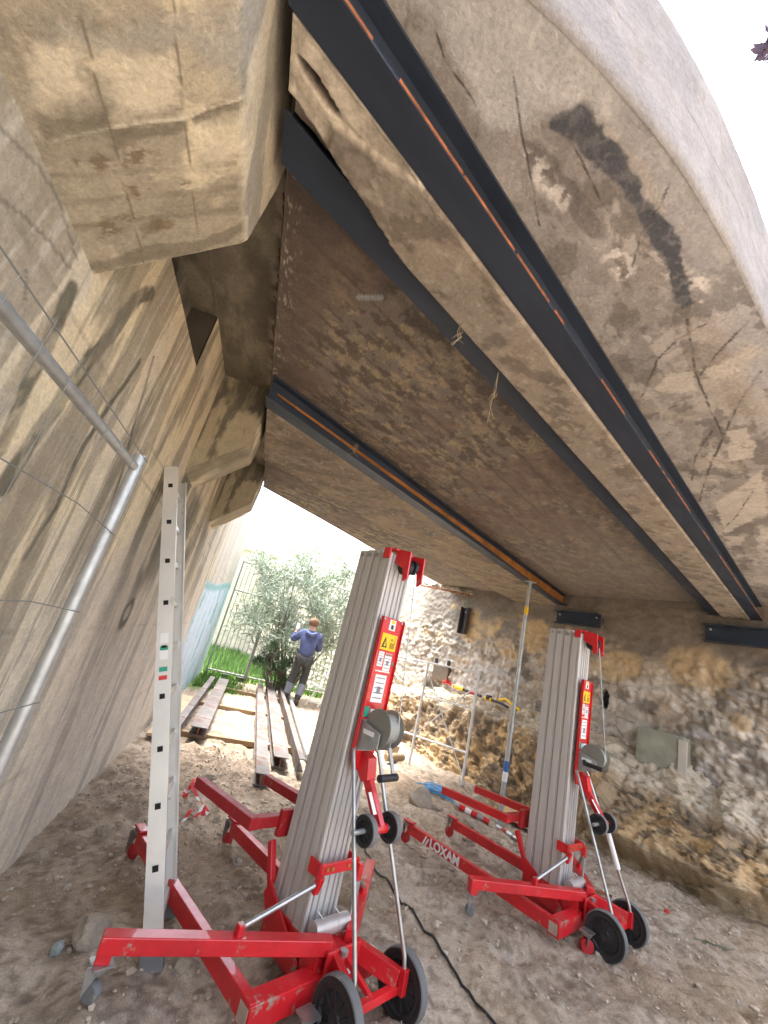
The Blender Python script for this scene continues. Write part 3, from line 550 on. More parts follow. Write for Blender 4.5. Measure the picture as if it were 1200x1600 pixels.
def deck_near(Xg, Yg, a_, b_, n, n2, fine):
    Cn = np.zeros(Xg.shape+(3,)); Cn[:] = (.36, .335, .315); Cn = mixc(Cn, (.27, .245, .22), ss(.48, .56, n2)*.6); Cn = mixc(Cn, (.46, .43, .40), ss(.52, .60, fbm(a_*5, b_*7, s=155, o=5))*.6)
    Cn = mixc(Cn, (.17, .15, .13), ss(.50, .57, fbm(a_*6, b_*10, s=138, o=5))*ss(.3, .6, Xg)*.7)
    band = ss(.17, .11, Yg-yn(Xg)+.03*(n-.5)); Cn = mixc(Cn, (.43, .42, .425), band*.9)
    Cn = mixc(Cn, (.52, .515, .51), pmask(Xg, Yg, [(-0.031, 0.656), (0.22, 0.554), (0.465, 0.606), (0.528, 0.671), (0.385, 0.711), (0.326, 0.78), (0.298, 0.839), (0.213, 0.85), (0.13, 0.8), (0.026, 0.738)], .02, .03)); Cn = mixc(Cn, (.46, .43, .40), pmask(Xg, Yg, [(0.551, 0.695), (0.71, 0.733), (0.871, 0.807), (0.907, 0.863), (0.751, 0.82), (0.644, 0.764), (0.503, 0.717), (0.412, 0.691)], .012, .012))
    patch = ss(.50, .54, fbm(a_*3.3, b_*5.2, s=139, o=5))*ss(1.0, 1.8, Xg); Cn = mixc(Cn, (.47, .43, .37), patch*.4)
    patch = ss(.56, .59, fbm(a_*3.8, b_*6, s=156, o=5))*ss(.9, 1.5, Xg); Cn = mixc(Cn, (.16, .15, .145), patch*.7)
    F1, F2, I = cell(a_*3.4+.5*n, b_*8+.4*n2, 140); brick = ss(1.6, 2.6, Xg); Cn = Cn*(1+((I-.5)*.35*brick)[..., None]); Cn = mixc(Cn, (.16, .13, .10), ss(.05, .01, F2-F1)*brick*.35)
    for k, p in enumerate([[(1.561, 1.481), (1.531, 1.359), (1.611, 1.304), (1.725, 1.385), (1.679, 1.462)], [(2.143, 1.534), (2.171, 1.454), (2.489, 1.615), (2.438, 1.736)], [(1.619, 1.279), (1.654, 1.15), (1.622, 1.075), (1.684, 1.05), (1.743, 1.159), (1.734, 1.296)], [(2.921, 2.191), (2.65, 1.688), (3.24, 2.05), (3.471, 2.517)]]): Cn = mixc(Cn, (.54, .50, .44), pmask(Xg, Yg, p, .008, .03, s=230+k)*.8)
    Cn = mixc(Cn, (.15, .135, .13), pmask(Xg, Yg, [(0.331, 0.82), (0.397, 0.815), (0.502, 0.846), (0.585, 0.864), (0.624, 0.899), (0.744, 0.921), (0.784, 0.973), (0.685, 0.979), (0.568, 0.926), (0.454, 0.89), (0.352, 0.862)], .012, .022, s=240)*.75)
    wsp = ss(.46, .56, fbm(a_*30, b_*30, s=141, o=4))
    for k, p in enumerate([[(0.35, 0.853), (0.394, 0.842), (0.471, 0.879), (0.562, 0.914), (0.586, 0.946), (0.522, 0.946), (0.437, 0.917), (0.365, 0.887)], [(0.776, 1.001), (0.863, 0.941), (0.973, 1.034), (0.934, 1.072), (0.833, 1.046)], [(0.938, 0.944), (1.041, 0.903), (1.223, 0.927), (1.318, 1.012), (1.244, 1.019), (1.112, 0.989)]]): Cn = mixc(Cn, (.72, .69, .66), pmask(Xg, Yg, p, .02, .03, s=250+k)*wsp*.9)
    Cn = mixc(Cn, (.15, .145, .15), pmask(Xg, Yg, [(0.373, 0.753), (0.396, 0.725), (0.431, 0.687), (0.463, 0.69), (0.524, 0.707), (0.614, 0.726), (0.706, 0.769), (0.78, 0.805), (0.854, 0.816), (0.924, 0.837), (1.012, 0.871), (1.089, 0.927), (1.162, 0.961), (1.268, 1.029), (1.254, 1.063), (1.184, 1.041), (1.09, 0.98), (0.992, 0.93), (0.878, 0.896), (0.812, 0.861), (0.739, 0.834), (0.675, 0.805), (0.602, 0.798), (0.534, 0.796), (0.484, 0.775), (0.429, 0.775), (0.383, 0.766)], .035, .05, 9, s=261)*.6)
    Cn = mixc(Cn, (.085, .09, .105), pmask(Xg, Yg, [(0.373, 0.753), (0.396, 0.725), (0.431, 0.687), (0.463, 0.69), (0.524, 0.707), (0.614, 0.726), (0.706, 0.769), (0.78, 0.805), (0.854, 0.816), (0.924, 0.837), (1.012, 0.871), (1.089, 0.927), (1.162, 0.961), (1.268, 1.029), (1.254, 1.063), (1.184, 1.041), (1.09, 0.98), (0.992, 0.93), (0.878, 0.896), (0.812, 0.861), (0.739, 0.834), (0.675, 0.805), (0.602, 0.798), (0.534, 0.796), (0.484, 0.775), (0.429, 0.775), (0.383, 0.766)], .006, .020, s=260)*(.72+.28*ss(.4, .5, fine)))
    for k, p in enumerate([[(-0.022, 0.717), (0.02, 0.754), (0.083, 0.78), (0.158, 0.812)], [(0.221, 0.712), (0.262, 0.758), (0.326, 0.822), (0.421, 0.914), (0.542, 1.033)], [(0.168, 0.811), (0.203, 0.906)], [(0.448, 0.766), (0.556, 0.816), (0.701, 0.885)], [(0.811, 0.739), (0.837, 0.793), (0.872, 0.909), (0.94, 1.01)], [(1.498, 0.982), (1.551, 1.121), (1.646, 1.301)], [(1.387, 1.078), (1.377, 1.185), (1.415, 1.324), (1.576, 1.561)], [(1.313, 1.094), (1.617, 1.298), (1.953, 1.473), (2.183, 1.586), (2.453, 1.877), (2.829, 2.233)], [(1.815, 1.146), (1.925, 1.304), (2.109, 1.508), (2.38, 1.79)], [(2.088, 1.576), (2.268, 1.816), (2.538, 2.063)], [(2.881, 1.903), (3.204, 2.243), (3.385, 2.472)], [(-0.109, 0.688), (-0.101, 0.75), (-0.069, 0.793), (0.0, 0.84)], [(0.366, 0.505), (0.489, 0.547), (0.654, 0.598)]]): Cn = mixc(Cn, (.07, .06, .055), lmask(Xg, Yg, p, .0034+.002*(k > 4), .7, 16, 270+k)*(.25+.6*ss(.4, .56, fbm(Xg*22, Yg*22, s=280))))
    vein = ss(.016, .006, np.abs(fbm(Xg*4, Yg*4, s=147, o=4)-.5))*ss(.45, .55, fbm(Xg*2.2, Yg*2.2, s=148)); Cn = mixc(Cn, (.13, .11, .10), vein*.45*ss(.5, .9, Xg))
    swirl = ss(.05, .01, np.abs(fbm(Xg*6, Yg*6, s=149, o=3)-.53))*blob(Xg, Yg, .30, .62, .12, .05, 20, s=150); Cn = mixc(Cn, (.68, .66, .63), swirl*.7)
    return Cn
def deck_rest(root):
    # fascia (rounded pale edge)
    xs = -1.5+8.6*np.linspace(0, 1, 420)**1.15; h = np.array([-.0, .004, .012, .03, .05]+list(np.linspace(.07, .60, 60)))
    U, Hh = np.meshgrid(xs, h, indexing='ij'); off = -.018*np.sqrt(np.clip(1-(1-np.clip(Hh/.05, 0, 1))**2, 0, 1))
    n = fbm(U*3, Hh*6, s=161, o=5); C = np.zeros(U.shape+(3,)); C[:] = (.215, .20, .195); C = mixc(C, (.275, .255, .24), ss(.45, .6, n)*.7); C = mixc(C, (.19, .165, .14), ss(.52, .60, fbm(U*9, Hh*5, s=162, o=4))*.45)
    C = mixc(C, (.15, .12, .09), ss(.008, .003, np.abs(Hh-.27-.03*(fbm(U*4, Hh*0, s=163)-.5)))*.7*ss(.35, .5, fbm(U*3, Hh*0, s=164)))
    C = mixc(C, (.32, .30, .28), ss(.10, .02, Hh)*.35)
    lump = .012*(fbm(U*5, Hh*8, s=165, o=4)-.5)
    grid('edge_fascia', np.stack([U, yn(U)+off-lump*ss(0, .05, Hh), 3.018+Hh], -1), C, M_SLAB, root)
    # top and far side of the deck
    xs = np.linspace(-1.5, 7.1, 90); v = np.linspace(0, 1, 30); U, V = np.meshgrid(xs, v, indexing='ij'); A, B = yn(U), yf(U)
    C = np.zeros(U.shape+(3,)); C[:] = (.3, .28, .25); grid('deck_top', np.stack([U, A+(B-A)*V, 3.618+0*U], -1), C, M_SLAB, root)
    xs = np.linspace(-.4, 7.2, 160); hh = np.linspace(0, .6, 14); U, Hh = np.meshgrid(xs, hh, indexing='ij'); C = np.zeros(U.shape+(3,)); C[:] = (.2, .17, .14)
    grid('far_fascia', np.stack([U, yf(U), 3.018+Hh], -1), C, M_SLAB, root)
    mb = MB(); mb.box((-.382, 2.95, 3.32), (.02, 4.75, .59)); mb.build('deck_end_face', mat('deck_end', (.22, .19, .15), .9, var=.3, bump=.5), root)
    # ribs
    def rib(near, far_, zb, label, spall, x1, cc):
        L = 420; xs = -.36+(x1+.36)*np.linspace(0, 1, L)**1.3; sec = [0, .0, .04]+list(np.linspace(.06, .94, 44))+[.96, 1., 1.]
        zz = [3.04, zb+.012, zb]+[zb]*44+[zb, zb+.012, 3.04]
        U, T = np.meshgrid(xs, np.array(sec), indexing='ij'); Zr = np.broadcast_to(np.array(zz), U.shape).copy()
        ya, yb = near(U), far_(U); Yr = ya+(yb-ya)*T; n = fbm(U*5, Yr*7, s=171, o=5); fine = fbm(U*28, Yr*28, s=172, o=3)
        C = np.zeros(U.shape+(3,)); C[:] = cc; C = mixc(C, (.31, .26, .20), ss(.48, .62, n)*.6); C = mixc(C, (.11, .09, .07), ss(.5, .64, fbm(U*8, Yr*12, s=173, o=4))*.6)
        C = mixc(C, (.45, .40, .33), ss(.64, .72, fine)*.45)
        if spall == 1:
            # broken end: far corner spalled away, fresh pale concrete
            yc = np.interp(U, [-.36, -.2, -.05, .1, .3, .6, 7], [.60, .72, .84, .96, 1.03, 1.08, 1.1])+.10*(fbm(U*16, U*0, s=174, o=4)-.5)
            cut = ss(0, .03, T-yc); Zr = Zr+cut*.10; sm_ = ss(-.235, -.205, U+.05*(T-.4)+.03*(fbm(U*22, Yr*22, s=174)-.5)*2)*ss(.0, .04, T-np.interp(U, [-.3, -.2, -.1, .0, .06, .2], [.6, .38, .26, .14, .0, -.1])+.05*(fbm(U*30, Yr*30, s=179)-.5)*2); pale = 1-sm_; C = mixc(C, (.58, .52, .42), pale*(.55+.45*ss(.4, .55, fbm(U*18, Yr*18, s=175, o=4)))); Zr = Zr+.018*pale*(T < .97)*(T > .01)+.02*pale*(fbm(U*25, Yr*25, s=180, o=3)-.5)
            hole_ = blob(U, Yr, -.275, .865, .075, .014, 34, s=176, wob=.2); C = mixc(C, (.05, .025, .02), hole_); Zr = Zr+.05*hole_
        else:
            C = mixc(C, (.33, .26, .165), ss(.5, .62, fbm(U*3, Yr*6, s=177, o=4))*.55); C = mixc(C, (.07, .06, .05), ss(.88, 1.0, T+.1*(n-.5))*.7+ss(.6, .68, n)*.3)
        dz = .010*(fbm(U*9, Yr*9, s=178, o=4)-.5)
        m = (T > 0) & (T < 1); Zr = Zr+dz*m
        grid('concrete_rib', np.stack([U, Yr, Zr], -1), C, M_SLAB, root, flip=True)
    rib(lambda x: .925+.513*x, lambda x: 1.20+.520*x, 2.825, '', 1, 6.4, (.27, .235, .195))
    rib(lambda x: 3.06+.655*x, lambda x: 4.15+.72*x-.02*x*x, 2.835, '', 2, 5.0, (.215, .17, .125))
deck()

# ------------------------------------------------------------------ installed steel beams
def ibeam(name, label, p0, p1, zb, h, w_, rustm=True, webrust=False):
    """H section; p0,p1 = plan points of the near lower flange edge"""
    a = Vector((p0[0], p0[1], 0)); b = Vector((p1[0], p1[1], 0)); d = (b-a).normalized(); n = Vector((-d.y, d.x, 0)); L = (b-a).length
    root = empty(name, label, 'steel beam', (a.x, a.y, zb), math.atan2(d.y, d.x), group='steel beams fixed under the deck')
    tf = .011
    mb = MB(); mb.box((L/2, w_/2, tf/2), (L, w_, tf)); mb.build('lower_flange', M_BEAM, root, .001)
    mb = MB(); mb.box((L/2, w_/2, h-tf/2), (L, w_, tf)); mb.build('upper_flange', M_BEAM, root, .001)
    mb = MB(); mb.box((L/2, w_/2, h/2), (L, .008, h-2*tf)); mb.build('web', M_BEAM, root)
    if webrust:
        m = MB().prism([(.1, w_/2-.004, h*.52), (L*.45, w_/2-.004, h*.45), (L, w_/2-.004, .013), (L, w_/2-.004, h*.92), (L*.45, w_/2-.004, h*.76), (.1, w_/2-.004, h*.60)], (0, -1, 0), .0025).build('rust_scale', mat('ochre_rust', (.26, .105, .02), .8, var=.5, vscale=6, rust=.25, rustcol=(.08, .04, .02)), root)
    if rustm:
        mb = MB(); rng = random.Random(5)
        x = 0
        while x < L-.1:
            l = rng.uniform(.05, .35); mb.box((x+l/2, .004, tf+.001), (l, .014, .003)); mb.box((x+l/2, -.001, tf*.62), (l, .002, tf*.7)); x += l+rng.choice([.02, .05, .25, .4])*(.4 if x < .7 else 1)
        mb.build('rusty_flange_edge', mat('fresh_rust', (.30, .105, .04), .85, var=.6, vscale=25), root)
    # ends cut on the skew, parallel to the left wall
    for ch in root.children:
        for v in ch.data.vertices:
            if v.co.x < .001: v.co.x += v.co.y*d.y/d.x
    return root
ibeam('steel_beam', 'dark blue steel beam nearest the curved deck edge with an orange rusty lower rim', (-.372, .795-.513*.372), (6.05, .795+.513*6.05), 2.838, .175, .112)
ibeam('steel_beam', 'dark steel beam half hidden behind the narrow spalled rib', (-.372, 1.33-.525*.372-.165), (5.75, 1.33+.525*5.75-.165), 2.862, .15, .145, False)
ibeam('steel_beam', 'dark steel beam with rusty orange web beside the wide far rib', (-.372, 2.671), (5.0, 2.915+.655*5.0), 2.838, .178, .13, False, True)

# bearing brackets bolted to the right wall
def bracket(s0, s1, z0, z1, label):
    c = wallpt((s0+s1)/2, (z0+z1)/2, .05); root = empty('bearing_bracket', label, 'bracket', c, math.atan2(WD[1], WD[0]), group='steel brackets on the rubble wall')
    L = abs(s1-s0); h = z1-z0
    MB().box((0, .012, 0), (L, .012, h)).build('back_plate', M_BEAM, root, .002)
    MB().box((0, .066, h/2-.006), (L, .12, .012)).box((0, .066, -h/2+.006), (L, .12, .012)).build('flange', M_BEAM, root, .002)
    for i in (-1, 1):
        b = MB(); b.lathe((i*(L/2-.06), .018, h*.25), (0, 1, 0), [(0, .0), (0, .016), (.012, .016), (.014, .009), (.03, .009), (.03, 0)], 6); b.build('anchor_bolt', M_ZINC, root)
bracket(-.30, .42, 2.53, 2.73, 'short dark steel bracket on the wall above the distant lift, two bolts')
bracket(-3.0, -1.62, 2.50, 2.72, 'long dark steel bracket high on the wall at the right under two beams')
def wall_extras():
    # channel stub fixed upright to the wall
    c = wallpt(2.35, 2.38, .05); root = empty('channel_stub', 'upright dark steel channel stub on the wall left of the yellow-banded prop', 'steel bracket', c, math.atan2(WD[1], WD[0]))
    MB().box((0, .0, 0), (.18, .012, .52)).build('back_plate', M_BEAM, root, .002)
    MB().box((-.085, .05, 0), (.011, .1, .52)).box((.085, .05, 0), (.011, .1, .52)).build('flange', mat('brown_steel', (.07, .05, .04), .6, metal=.2, var=.3), root, .002)
    MB().lathe((.02, .008, .17), (0, 1, 0), [(0, 0), (0, .014), (.012, .014), (.012, 0)], 6).build('anchor_bolt', M_ZINC, root)
    # broken edge with a rusty bar
    a = wallpt(3.35, 2.95, .5); b = wallpt(2.15, 2.86, .22)
    tag(MB().bar(a, b, .03, .03).build('rusty_bar', M_RUST), 'thin rusty steel bar under the deck beside the broken pale mortar patch', 'steel bar')
    rng = np.random.default_rng(4); V, F = [], []
    for k in range(26):
        t = k/25; p = a.lerp(b, t*.9+.08)+Vector((.05, .12, .07)); pebble_mesh(V, F, p+Vector(rng.normal(0, .02, 3)), rng.uniform(.05, .09), rng)
    me = bpy.data.meshes.new('mortar_patch'); me.from_pydata(V, [], F); me.materials.append(mat('broken_mortar', (.42, .37, .31), .95, var=.3, bump=.9)); o = bpy.data.objects.new('mortar_patch', me); COL.objects.link(o)
    tag(o, 'broken pale mortar patch above the rusty bar where deck meets wall', 'mortar patch')
    # dark box in wall
    c = wallpt(2.75, 1.30, .03); root = empty('wall_box', 'small dark box set in the wall behind the scaffold frame with two pegs', 'box', c, math.atan2(WD[1], WD[0]))
    MB().box((0, 0, 0), (.42, .10, .28)).build('box_body', mat('brown_box', (.10, .075, .055), .9, var=.3, bump=.5), root, .01)
    for i in (-1, 1): MB().box((i*.17, .03, .2), (.06, .05, .14)).build('peg', M_BLACK, root, .01)
    # greenish concrete block on the ledge
    c = wallpt(-1.2, 1.10, .10); root = empty('concrete_block', 'greenish concrete block sitting on the earth ledge against the wall', 'concrete block', c, math.atan2(WD[1], WD[0]))
    m = mat('green_concrete', (.27, .27, .21), .9, var=.25, vscale=6, bump=.6, rust=.25, rustcol=(.22, .38, .29))
    MB().box((0, 0, 0), (.52, .28, .42), rx=.05).build('block_body', m, root, .012)
    MB().box((-.25, .15, -.02), (.09, .03, .40), rx=.05).build('block_margin', mat('pale_concrete', (.45, .41, .35), .9, bump=.4, var=.15), root, .005)
wall_extras()

# ------------------------------------------------------------------ material lifts
def rodj(mb, a, b, r): mb.tube([a, b], r, 10)
def text_mesh(body, size, mname, name, parent, loc, rot, extr=.0008, shear=0, sx=1):
    cu = bpy.data.curves.new(name, 'FONT'); cu.body = body; cu.size = size; cu.extrude = extr; cu.align_x = 'CENTER'; cu.align_y = 'CENTER'; cu.shear = shear; cu.offset = .003
    t = bpy.data.objects.new(name, cu); COL.objects.link(t); bpy.context.view_layer.update()
    me = bpy.data.meshes.new_from_object(t.evaluated_get(bpy.context.evaluated_depsgraph_get())); me.materials.clear(); me.materials.append(MATS[mname])
    COL.objects.unlink(t); bpy.data.objects.remove(t)
    o = bpy.data.objects.new(name, me); COL.objects.link(o); o.parent = parent; o.location = loc; o.rotation_euler = rot; o.scale = (sx, 1, 1); return o
def caster(root, p, r, redwheel=False, ang=0., lift=0.):
    x, y, z = p  # wheel centre height = r, bracket up to z
    a = Vector((math.cos(ang), math.sin(ang), 0)); c = Vector((x, y, r+lift))
    k = MB().prism([c+a*.022+Vector((-.02, 0, 0)), c+a*.022+Vector((.03, 0, z-c.z)), c+a*.022+Vector((-.03, 0, z-c.z))], a, .004)
    k.prism([c-a*.022+Vector((-.02, 0, 0)), c-a*.022+Vector((.03, 0, z-c.z)), c-a*.022+Vector((-.03, 0, z-c.z))], a, -.004)
    k.box((x, y, z-.004), (.07, .07, .008)); k.lathe((x, y, z-.02), (0, 0, 1), [(-.006, 0), (-.006, .026), (.014, .03), (.014, 0)], 16)
    k = k.build('caster', M_ZINC, root)
    MB().lathe(c, a, [(-.018, 0), (-.018, r*.85), (-.012, r), (.012, r), (.018, r*.85), (.018, 0)], 24).build('caster_wheel', M_REDW if redwheel else M_RUBB, k)
def wheel(root, c, r, wd, name='wheel'):
    h = MB().lathe(c, (1, 0, 0), [(-wd*.35, 0), (-wd*.42, r*.2), (-wd*.3, r*.24), (-wd*.15, r*.62), (-wd*.42, r*.68), (-wd*.40, r*.86), (wd*.40, r*.86), (wd*.42, r*.68), (wd*.15, r*.62), (wd*.3, r*.24), (wd*.42, r*.2), (wd*.35, 0)], 40)
    for k in range(10):
        t = k*math.pi/5; d = Vector((0, math.cos(t), math.sin(t)))
        for sgn in (-1, 1): h.bar(Vector(c)+d*r*.2+Vector((sgn*wd*.26, 0, 0)), Vector(c)+d*r*.66+Vector((sgn*wd*.26, 0, 0)), wd*.22, r*.05, d.cross(Vector((1, 0, 0))))
    h = h.build(name, M_BLACK, root)
    ty = MB().lathe(c, (1, 0, 0), [(-wd*.42, r*.80), (-wd*.5, r*.86), (-wd*.46, r*.955), (wd*.46, r*.955), (wd*.5, r*.86), (wd*.42, r*.80)], 44).build('tyre', M_BLACK, h)
    MB().lathe(c, (1, 0, 0), [(-wd*.47, r*.95), (-wd*.40, r*.99), (-wd*.25, r), (wd*.25, r), (wd*.40, r*.99), (wd*.47, r*.95)], 44).build('tread', M_RUBB, h)
    return h
def make_lift(label, loc, rz, txt, crank):
    root = empty('material_lift', label, 'material lift', loc, rz, group='red manual material lifts')
    # mast: four nested sections along y
    ys = -.11; depth = .064
    for k in range(4):
        w_ = .168-.007*k if k else .182; y0 = ys+k*(depth+.004); m = MB(); yc = y0+depth/2; z0, z1 = (.05, 1.95) if k == 0 else (.09, 1.975-.004*k)
        m.box((0, yc, (z0+z1)/2), (w_, depth, z1-z0))
        for sx in (-1, 1):          # raised edge ribs on the sides
            m.box((sx*(w_/2+.001), yc+.008, (z0+z1)/2), (.004, .040, z1-z0-.002))
        if k == 0:
            for gx in (-.055, -.019, .019, .055): m.box((gx, y0-.004, (z0+z1)/2), (.018, .010, z1-z0-.004))
            for sx in (-1, 1): m.tube([(sx*.084, y0-.004, z0), (sx*.084, y0-.004, z1)], .011, 10)
        m = m.build('mast_section', M_ALU, root, .002)
        e = MB()
        for sx in (-1, 1): e.box((sx*(w_/2+.0015), y0+.0035, (z0+z1)/2), (.006, .005, z1-z0-.004))
        e.build('edge_bead', M_ALUR, m)
    # sockets and bolts at the top
    for k in range(4): MB().lathe((-.094+.003*k, -.078+k*.068, 1.935), (-1, 0, 0), [(0, 0), (0, .012), (.006, .012), (.006, 0)], 8).build('mast_cap_bolt', M_ZINC, root)
    # red head bracket with pulleys
    hb = MB()
    for sx in (-.062, .062):
        hb.prism([(sx, -.13, 1.98), (sx, -.235, 1.965), (sx, -.245, 1.82), (sx, -.215, 1.80), (sx, -.20, 1.87), (sx, -.13, 1.90)], (1, 0, 0), .012)
    hb.box((0, -.12, 1.972), (.17, .06, .012)); hb.box((-.104, -.10, 1.945), (.012, .05, .06)); hb.box((.104, -.10, 1.945), (.012, .05, .06))
    hb = hb.build('head_bracket', M_RED, root, .002)
    MB().lathe((-.02, -.185, 1.885), (1, 0, 0), [(-.014, 0), (-.014, .046), (-.004, .038), (.004, .038), (.014, .046), (.014, 0)], 26).build('pulley', M_BLACK, hb)
    MB().lathe((.035, -.185, 1.90), (1, 0, 0), [(-.012, 0), (-.012, .04), (.012, .04), (.012, 0)], 26).build('pulley', M_BLACK, hb)
    # winch plate with labels
    wp = MB().prism([(-.085, -.152, 1.60), (.085, -.152, 1.60), (.085, -.152, 1.20), (.075, -.152, .93), (.03, -.152, .86), (-.05, -.152, .86), (-.085, -.152, .95)], (0, -1, 0), .01)
    wp.bar((-.085, -.165, 1.6), (-.085, -.165, .95), .004, .02, (0, 1, 0)); wp.bar((.085, -.165, 1.6), (.085, -.165, 1.0), .004, .02, (0, 1, 0))
    wp = wp.build('winch_plate', M_RED, root, .0015)
    def lab(x, z, w_, h, m, nm='label', y=-.1635): return MB().box((x, y, z), (w_, .002, h)).build(nm, m, wp)
    l = lab(.0, 1.565, .05, .055, M_WHITE, 'label'); MB().box((.0, -.1655, 1.582), (.03, .0015, .014)).build('label_mark', M_YEL, l); MB().box((0, -.1655, 1.555), (.018, .0015, .022)).build('label_mark', M_INK, l)
    l = lab(0, 1.475, .12, .085, M_YEL, 'warning_label'); MB().prism([(-.052, -.1655, 1.445), (-.012, -.1655, 1.445), (-.032, -.1655, 1.5)], (0, -1, 0), .0015).build('warning_triangle', M_INK, l)
    MB().prism([(-.040, -.1675, 1.451), (-.024, -.1675, 1.451), (-.032, -.1675, 1.482)], (0, -1, 0), .001).build('triangle_centre', M_YEL, l)
    MB().box((.028, -.1655, 1.46), (.034, .0015, .03)).box((.022, -.1655, 1.49), (.014, .0015, .014)).box((.045, -.1655, 1.49), (.004, .0015, .04)).build('label_mark', mat('ochre_ink', (.35, .22, .01), .6), l)
    for (x, z, w_, h) in ((-.035, 1.385, .04, .075), (.022, 1.375, .055, .09), (.0, 1.24, .085, .135)):
        l = lab(x, z, w_, h, M_WHITE, 'instruction_label'); q = MB()
        for i in range(5): q.box((x, -.1655, z+h*.38-i*h*.18), (w_*.75, .0015, h*.035))
        q.box((x, -.1655, z-h*.05), (w_*.3, .0015, h*.25)); q.build('label_mark', mat('grey_ink', (.22, .22, .24), .6), l)
    l = lab(.022, 1.412, .055, .012, mat('orange_label', (.75, .15, .03), .5)); lab(-.05, 1.125, .035, .05, M_GREEN); lab(.02, 1.12, .085, .04, M_WHITE); lab(.0, 1.325, .11, .006, M_WHITE, y=-.164); lab(.065, 1.37, .012, .018, M_GREEN)
    for bx, bz in ((-.07, 1.59), (.07, 1.59), (-.04, .97), (.03, 1.0), (.0, .92), (.05, .93), (-.06, 1.04)): MB().lathe((bx, -.163, bz), (0, -1, 0), [(0, 0), (0, .007), (.005, .007), (.005, 0)], 6).build('bolt', M_ZINC, wp)
    # winch
    wi = MB().prism([(-.07, -.165, 1.09), (-.07, -.30, 1.06), (-.07, -.30, .99), (-.07, -.165, .95)], (1, 0, 0), .006); wi.prism([(.02, -.165, 1.09), (.02, -.30, 1.08), (.02, -.30, .99), (.02, -.165, .95)], (1, 0, 0), .006)
    wi.box((-.02, -.172, 1.02), (.10, .008, .14)); wi = wi.build('winch_frame', M_GALV, root, .001)
    MB().box((-.074, -.23, 1.045), (.003, .07, .02)).build('label', M_WHITE, wi)
    c = (-.0, -.26, 1.075); dr = MB().lathe(c, (1, 0, 0), [(-.05, 0), (-.05, .085), (-.046, .087), (-.04, .04), (.04, .04), (.046, .087), (.05, .085), (.05, 0)], 40).build('cable_drum', mat('drum_steel', (.28, .29, .26), .45, metal=.6, var=.15), wi)
    MB().lathe(c, (1, 0, 0), [(-.044, .04), (-.042, .066), (.042, .066), (.044, .04)], 30).build('wound_cable', mat('cable_strands', (.35, .36, .33), .6, metal=.4, bump=.8, bscale=120, var=.2), dr)
    MB().tube([(.03, -.32, 1.10), (.03, -.22, 1.87)], .003, 6).build('steel_cable', M_ZINC, wi)
    if crank:
        hd = MB().bar((-.075, -.27, 1.00), (-.22, -.27, 1.035), .008, .022, (0, 1, 0)).build('crank_handle', M_GALV, wi); MB().cyl((-.22, -.27, 1.035), (-.22, -.40, 1.035), .014).tube([(-.17, -.28, 1.03), (-.25, -.285, 1.05)], .013, 10).build('grip', M_BLACK, hd)
    else:
        hd = MB().bar((.02, -.30, 1.0), (.06, -.33, .88), .008, .02, (1, 0, 0)).build('crank_handle', M_GALV, wi); MB().cyl((-.06, -.345, .885), (.07, -.335, .885), .016).build('grip', M_BLACK, hd)
    # loading wheel arm and wheels
    la = MB().prism([(-.02, -.16, .95), (-.02, -.22, .93), (-.02, -.24, .84), (-.02, -.20, .82), (-.02, -.16, .86)], (1, 0, 0), .06)
    la.bar((.01, -.20, .86), (.02, -.34, .68), .045, .03, (1, 0, 0)); la.cyl((-.02, -.34, .68), (.06, -.34, .68), .02); la = la.build('wheel_arm', M_RED, root, .002)
    MB().bar((.008, -.255, .805), (.012, -.31, .735), .002, .022, (1, 0, 0)).build('label', M_WHITE, la).location = (-.02, -.01, -.005)
    MB().cyl((-.155, -.34, .68), (.115, -.34, .68), .011).build('axle', M_GALV, la)
    wheel(root, (-.07, -.34, .68), .062, .034, 'loading_wheel'); wheel(root, (.09, -.34, .68), .062, .034, 'loading_wheel')
    # clamp on the mast
    cl = MB().box((0, -.168, .46), (.25, .012, .045)).box((-.115, -.135, .455), (.012, .09, .06)).box((.115, -.135, .455), (.012, .09, .06)).box((-.125, -.18, .415), (.03, .03, .07), rx=.3).box((.125, -.18, .43), (.03, .03, .07)).build('mast_clamp', M_RED, root, .003)
    for bx in (-.08, -.05, .05, .085): MB().lathe((bx, -.175, .462), (0, -1, 0), [(0, 0), (0, .008), (.006, .008), (.006, 0)], 6).build('bolt', mat('brass_bolt', (.55, .38, .12), .4, metal=.8), cl)
    MB().box((.125, -.185, .36), (.03, .012, .09)).tube([(.125, -.185, .33), (.12, -.19, .24)], .006, 8).build('drop_link', M_GALV, cl)
    for sx in (-.07, .03): MB().tube([(sx, -.165, .30), (sx+.02, -.19, .28), (sx+.02, -.19, .22), (sx-.01, -.17, .20), (sx-.02, -.165, .24)], .0035, 6).build('spring_ring', M_GALV, cl)
    MB().cyl((-.10, -.19, .25), (.10, -.19, .25), .032).build('lock_sleeve', mat('pink_grey_steel', (.5, .46, .44), .4, metal=.5, var=.2, dust=.3), cl)
    if txt: MB().tube([(.05+.15*.45, -.335, .62), (.05+.15*.72, -.40, .42)], .017, 12).build('white_sleeve', M_WHITE, root)
    # base
    ba = MB().box((-.09, -.25, .105), (.66, .075, .085)).box((0, -.21, .16), (.22, .10, .10)).box((-.09, -.02, .12), (.014, .34, .16)).box((.115, -.02, .12), (.014, .34, .16))
    ba.prism([(-.12, -.16, .12), (-.12, .14, .28), (-.12, .17, .22), (-.12, .06, .08), (-.12, -.16, .06)], (1, 0, 0), .012); ba.prism([(-.12, .14, .28), (-.12, .14, .22), (-.12, .24, .40), (-.12, .21, .42)], (1, 0, 0), .03)
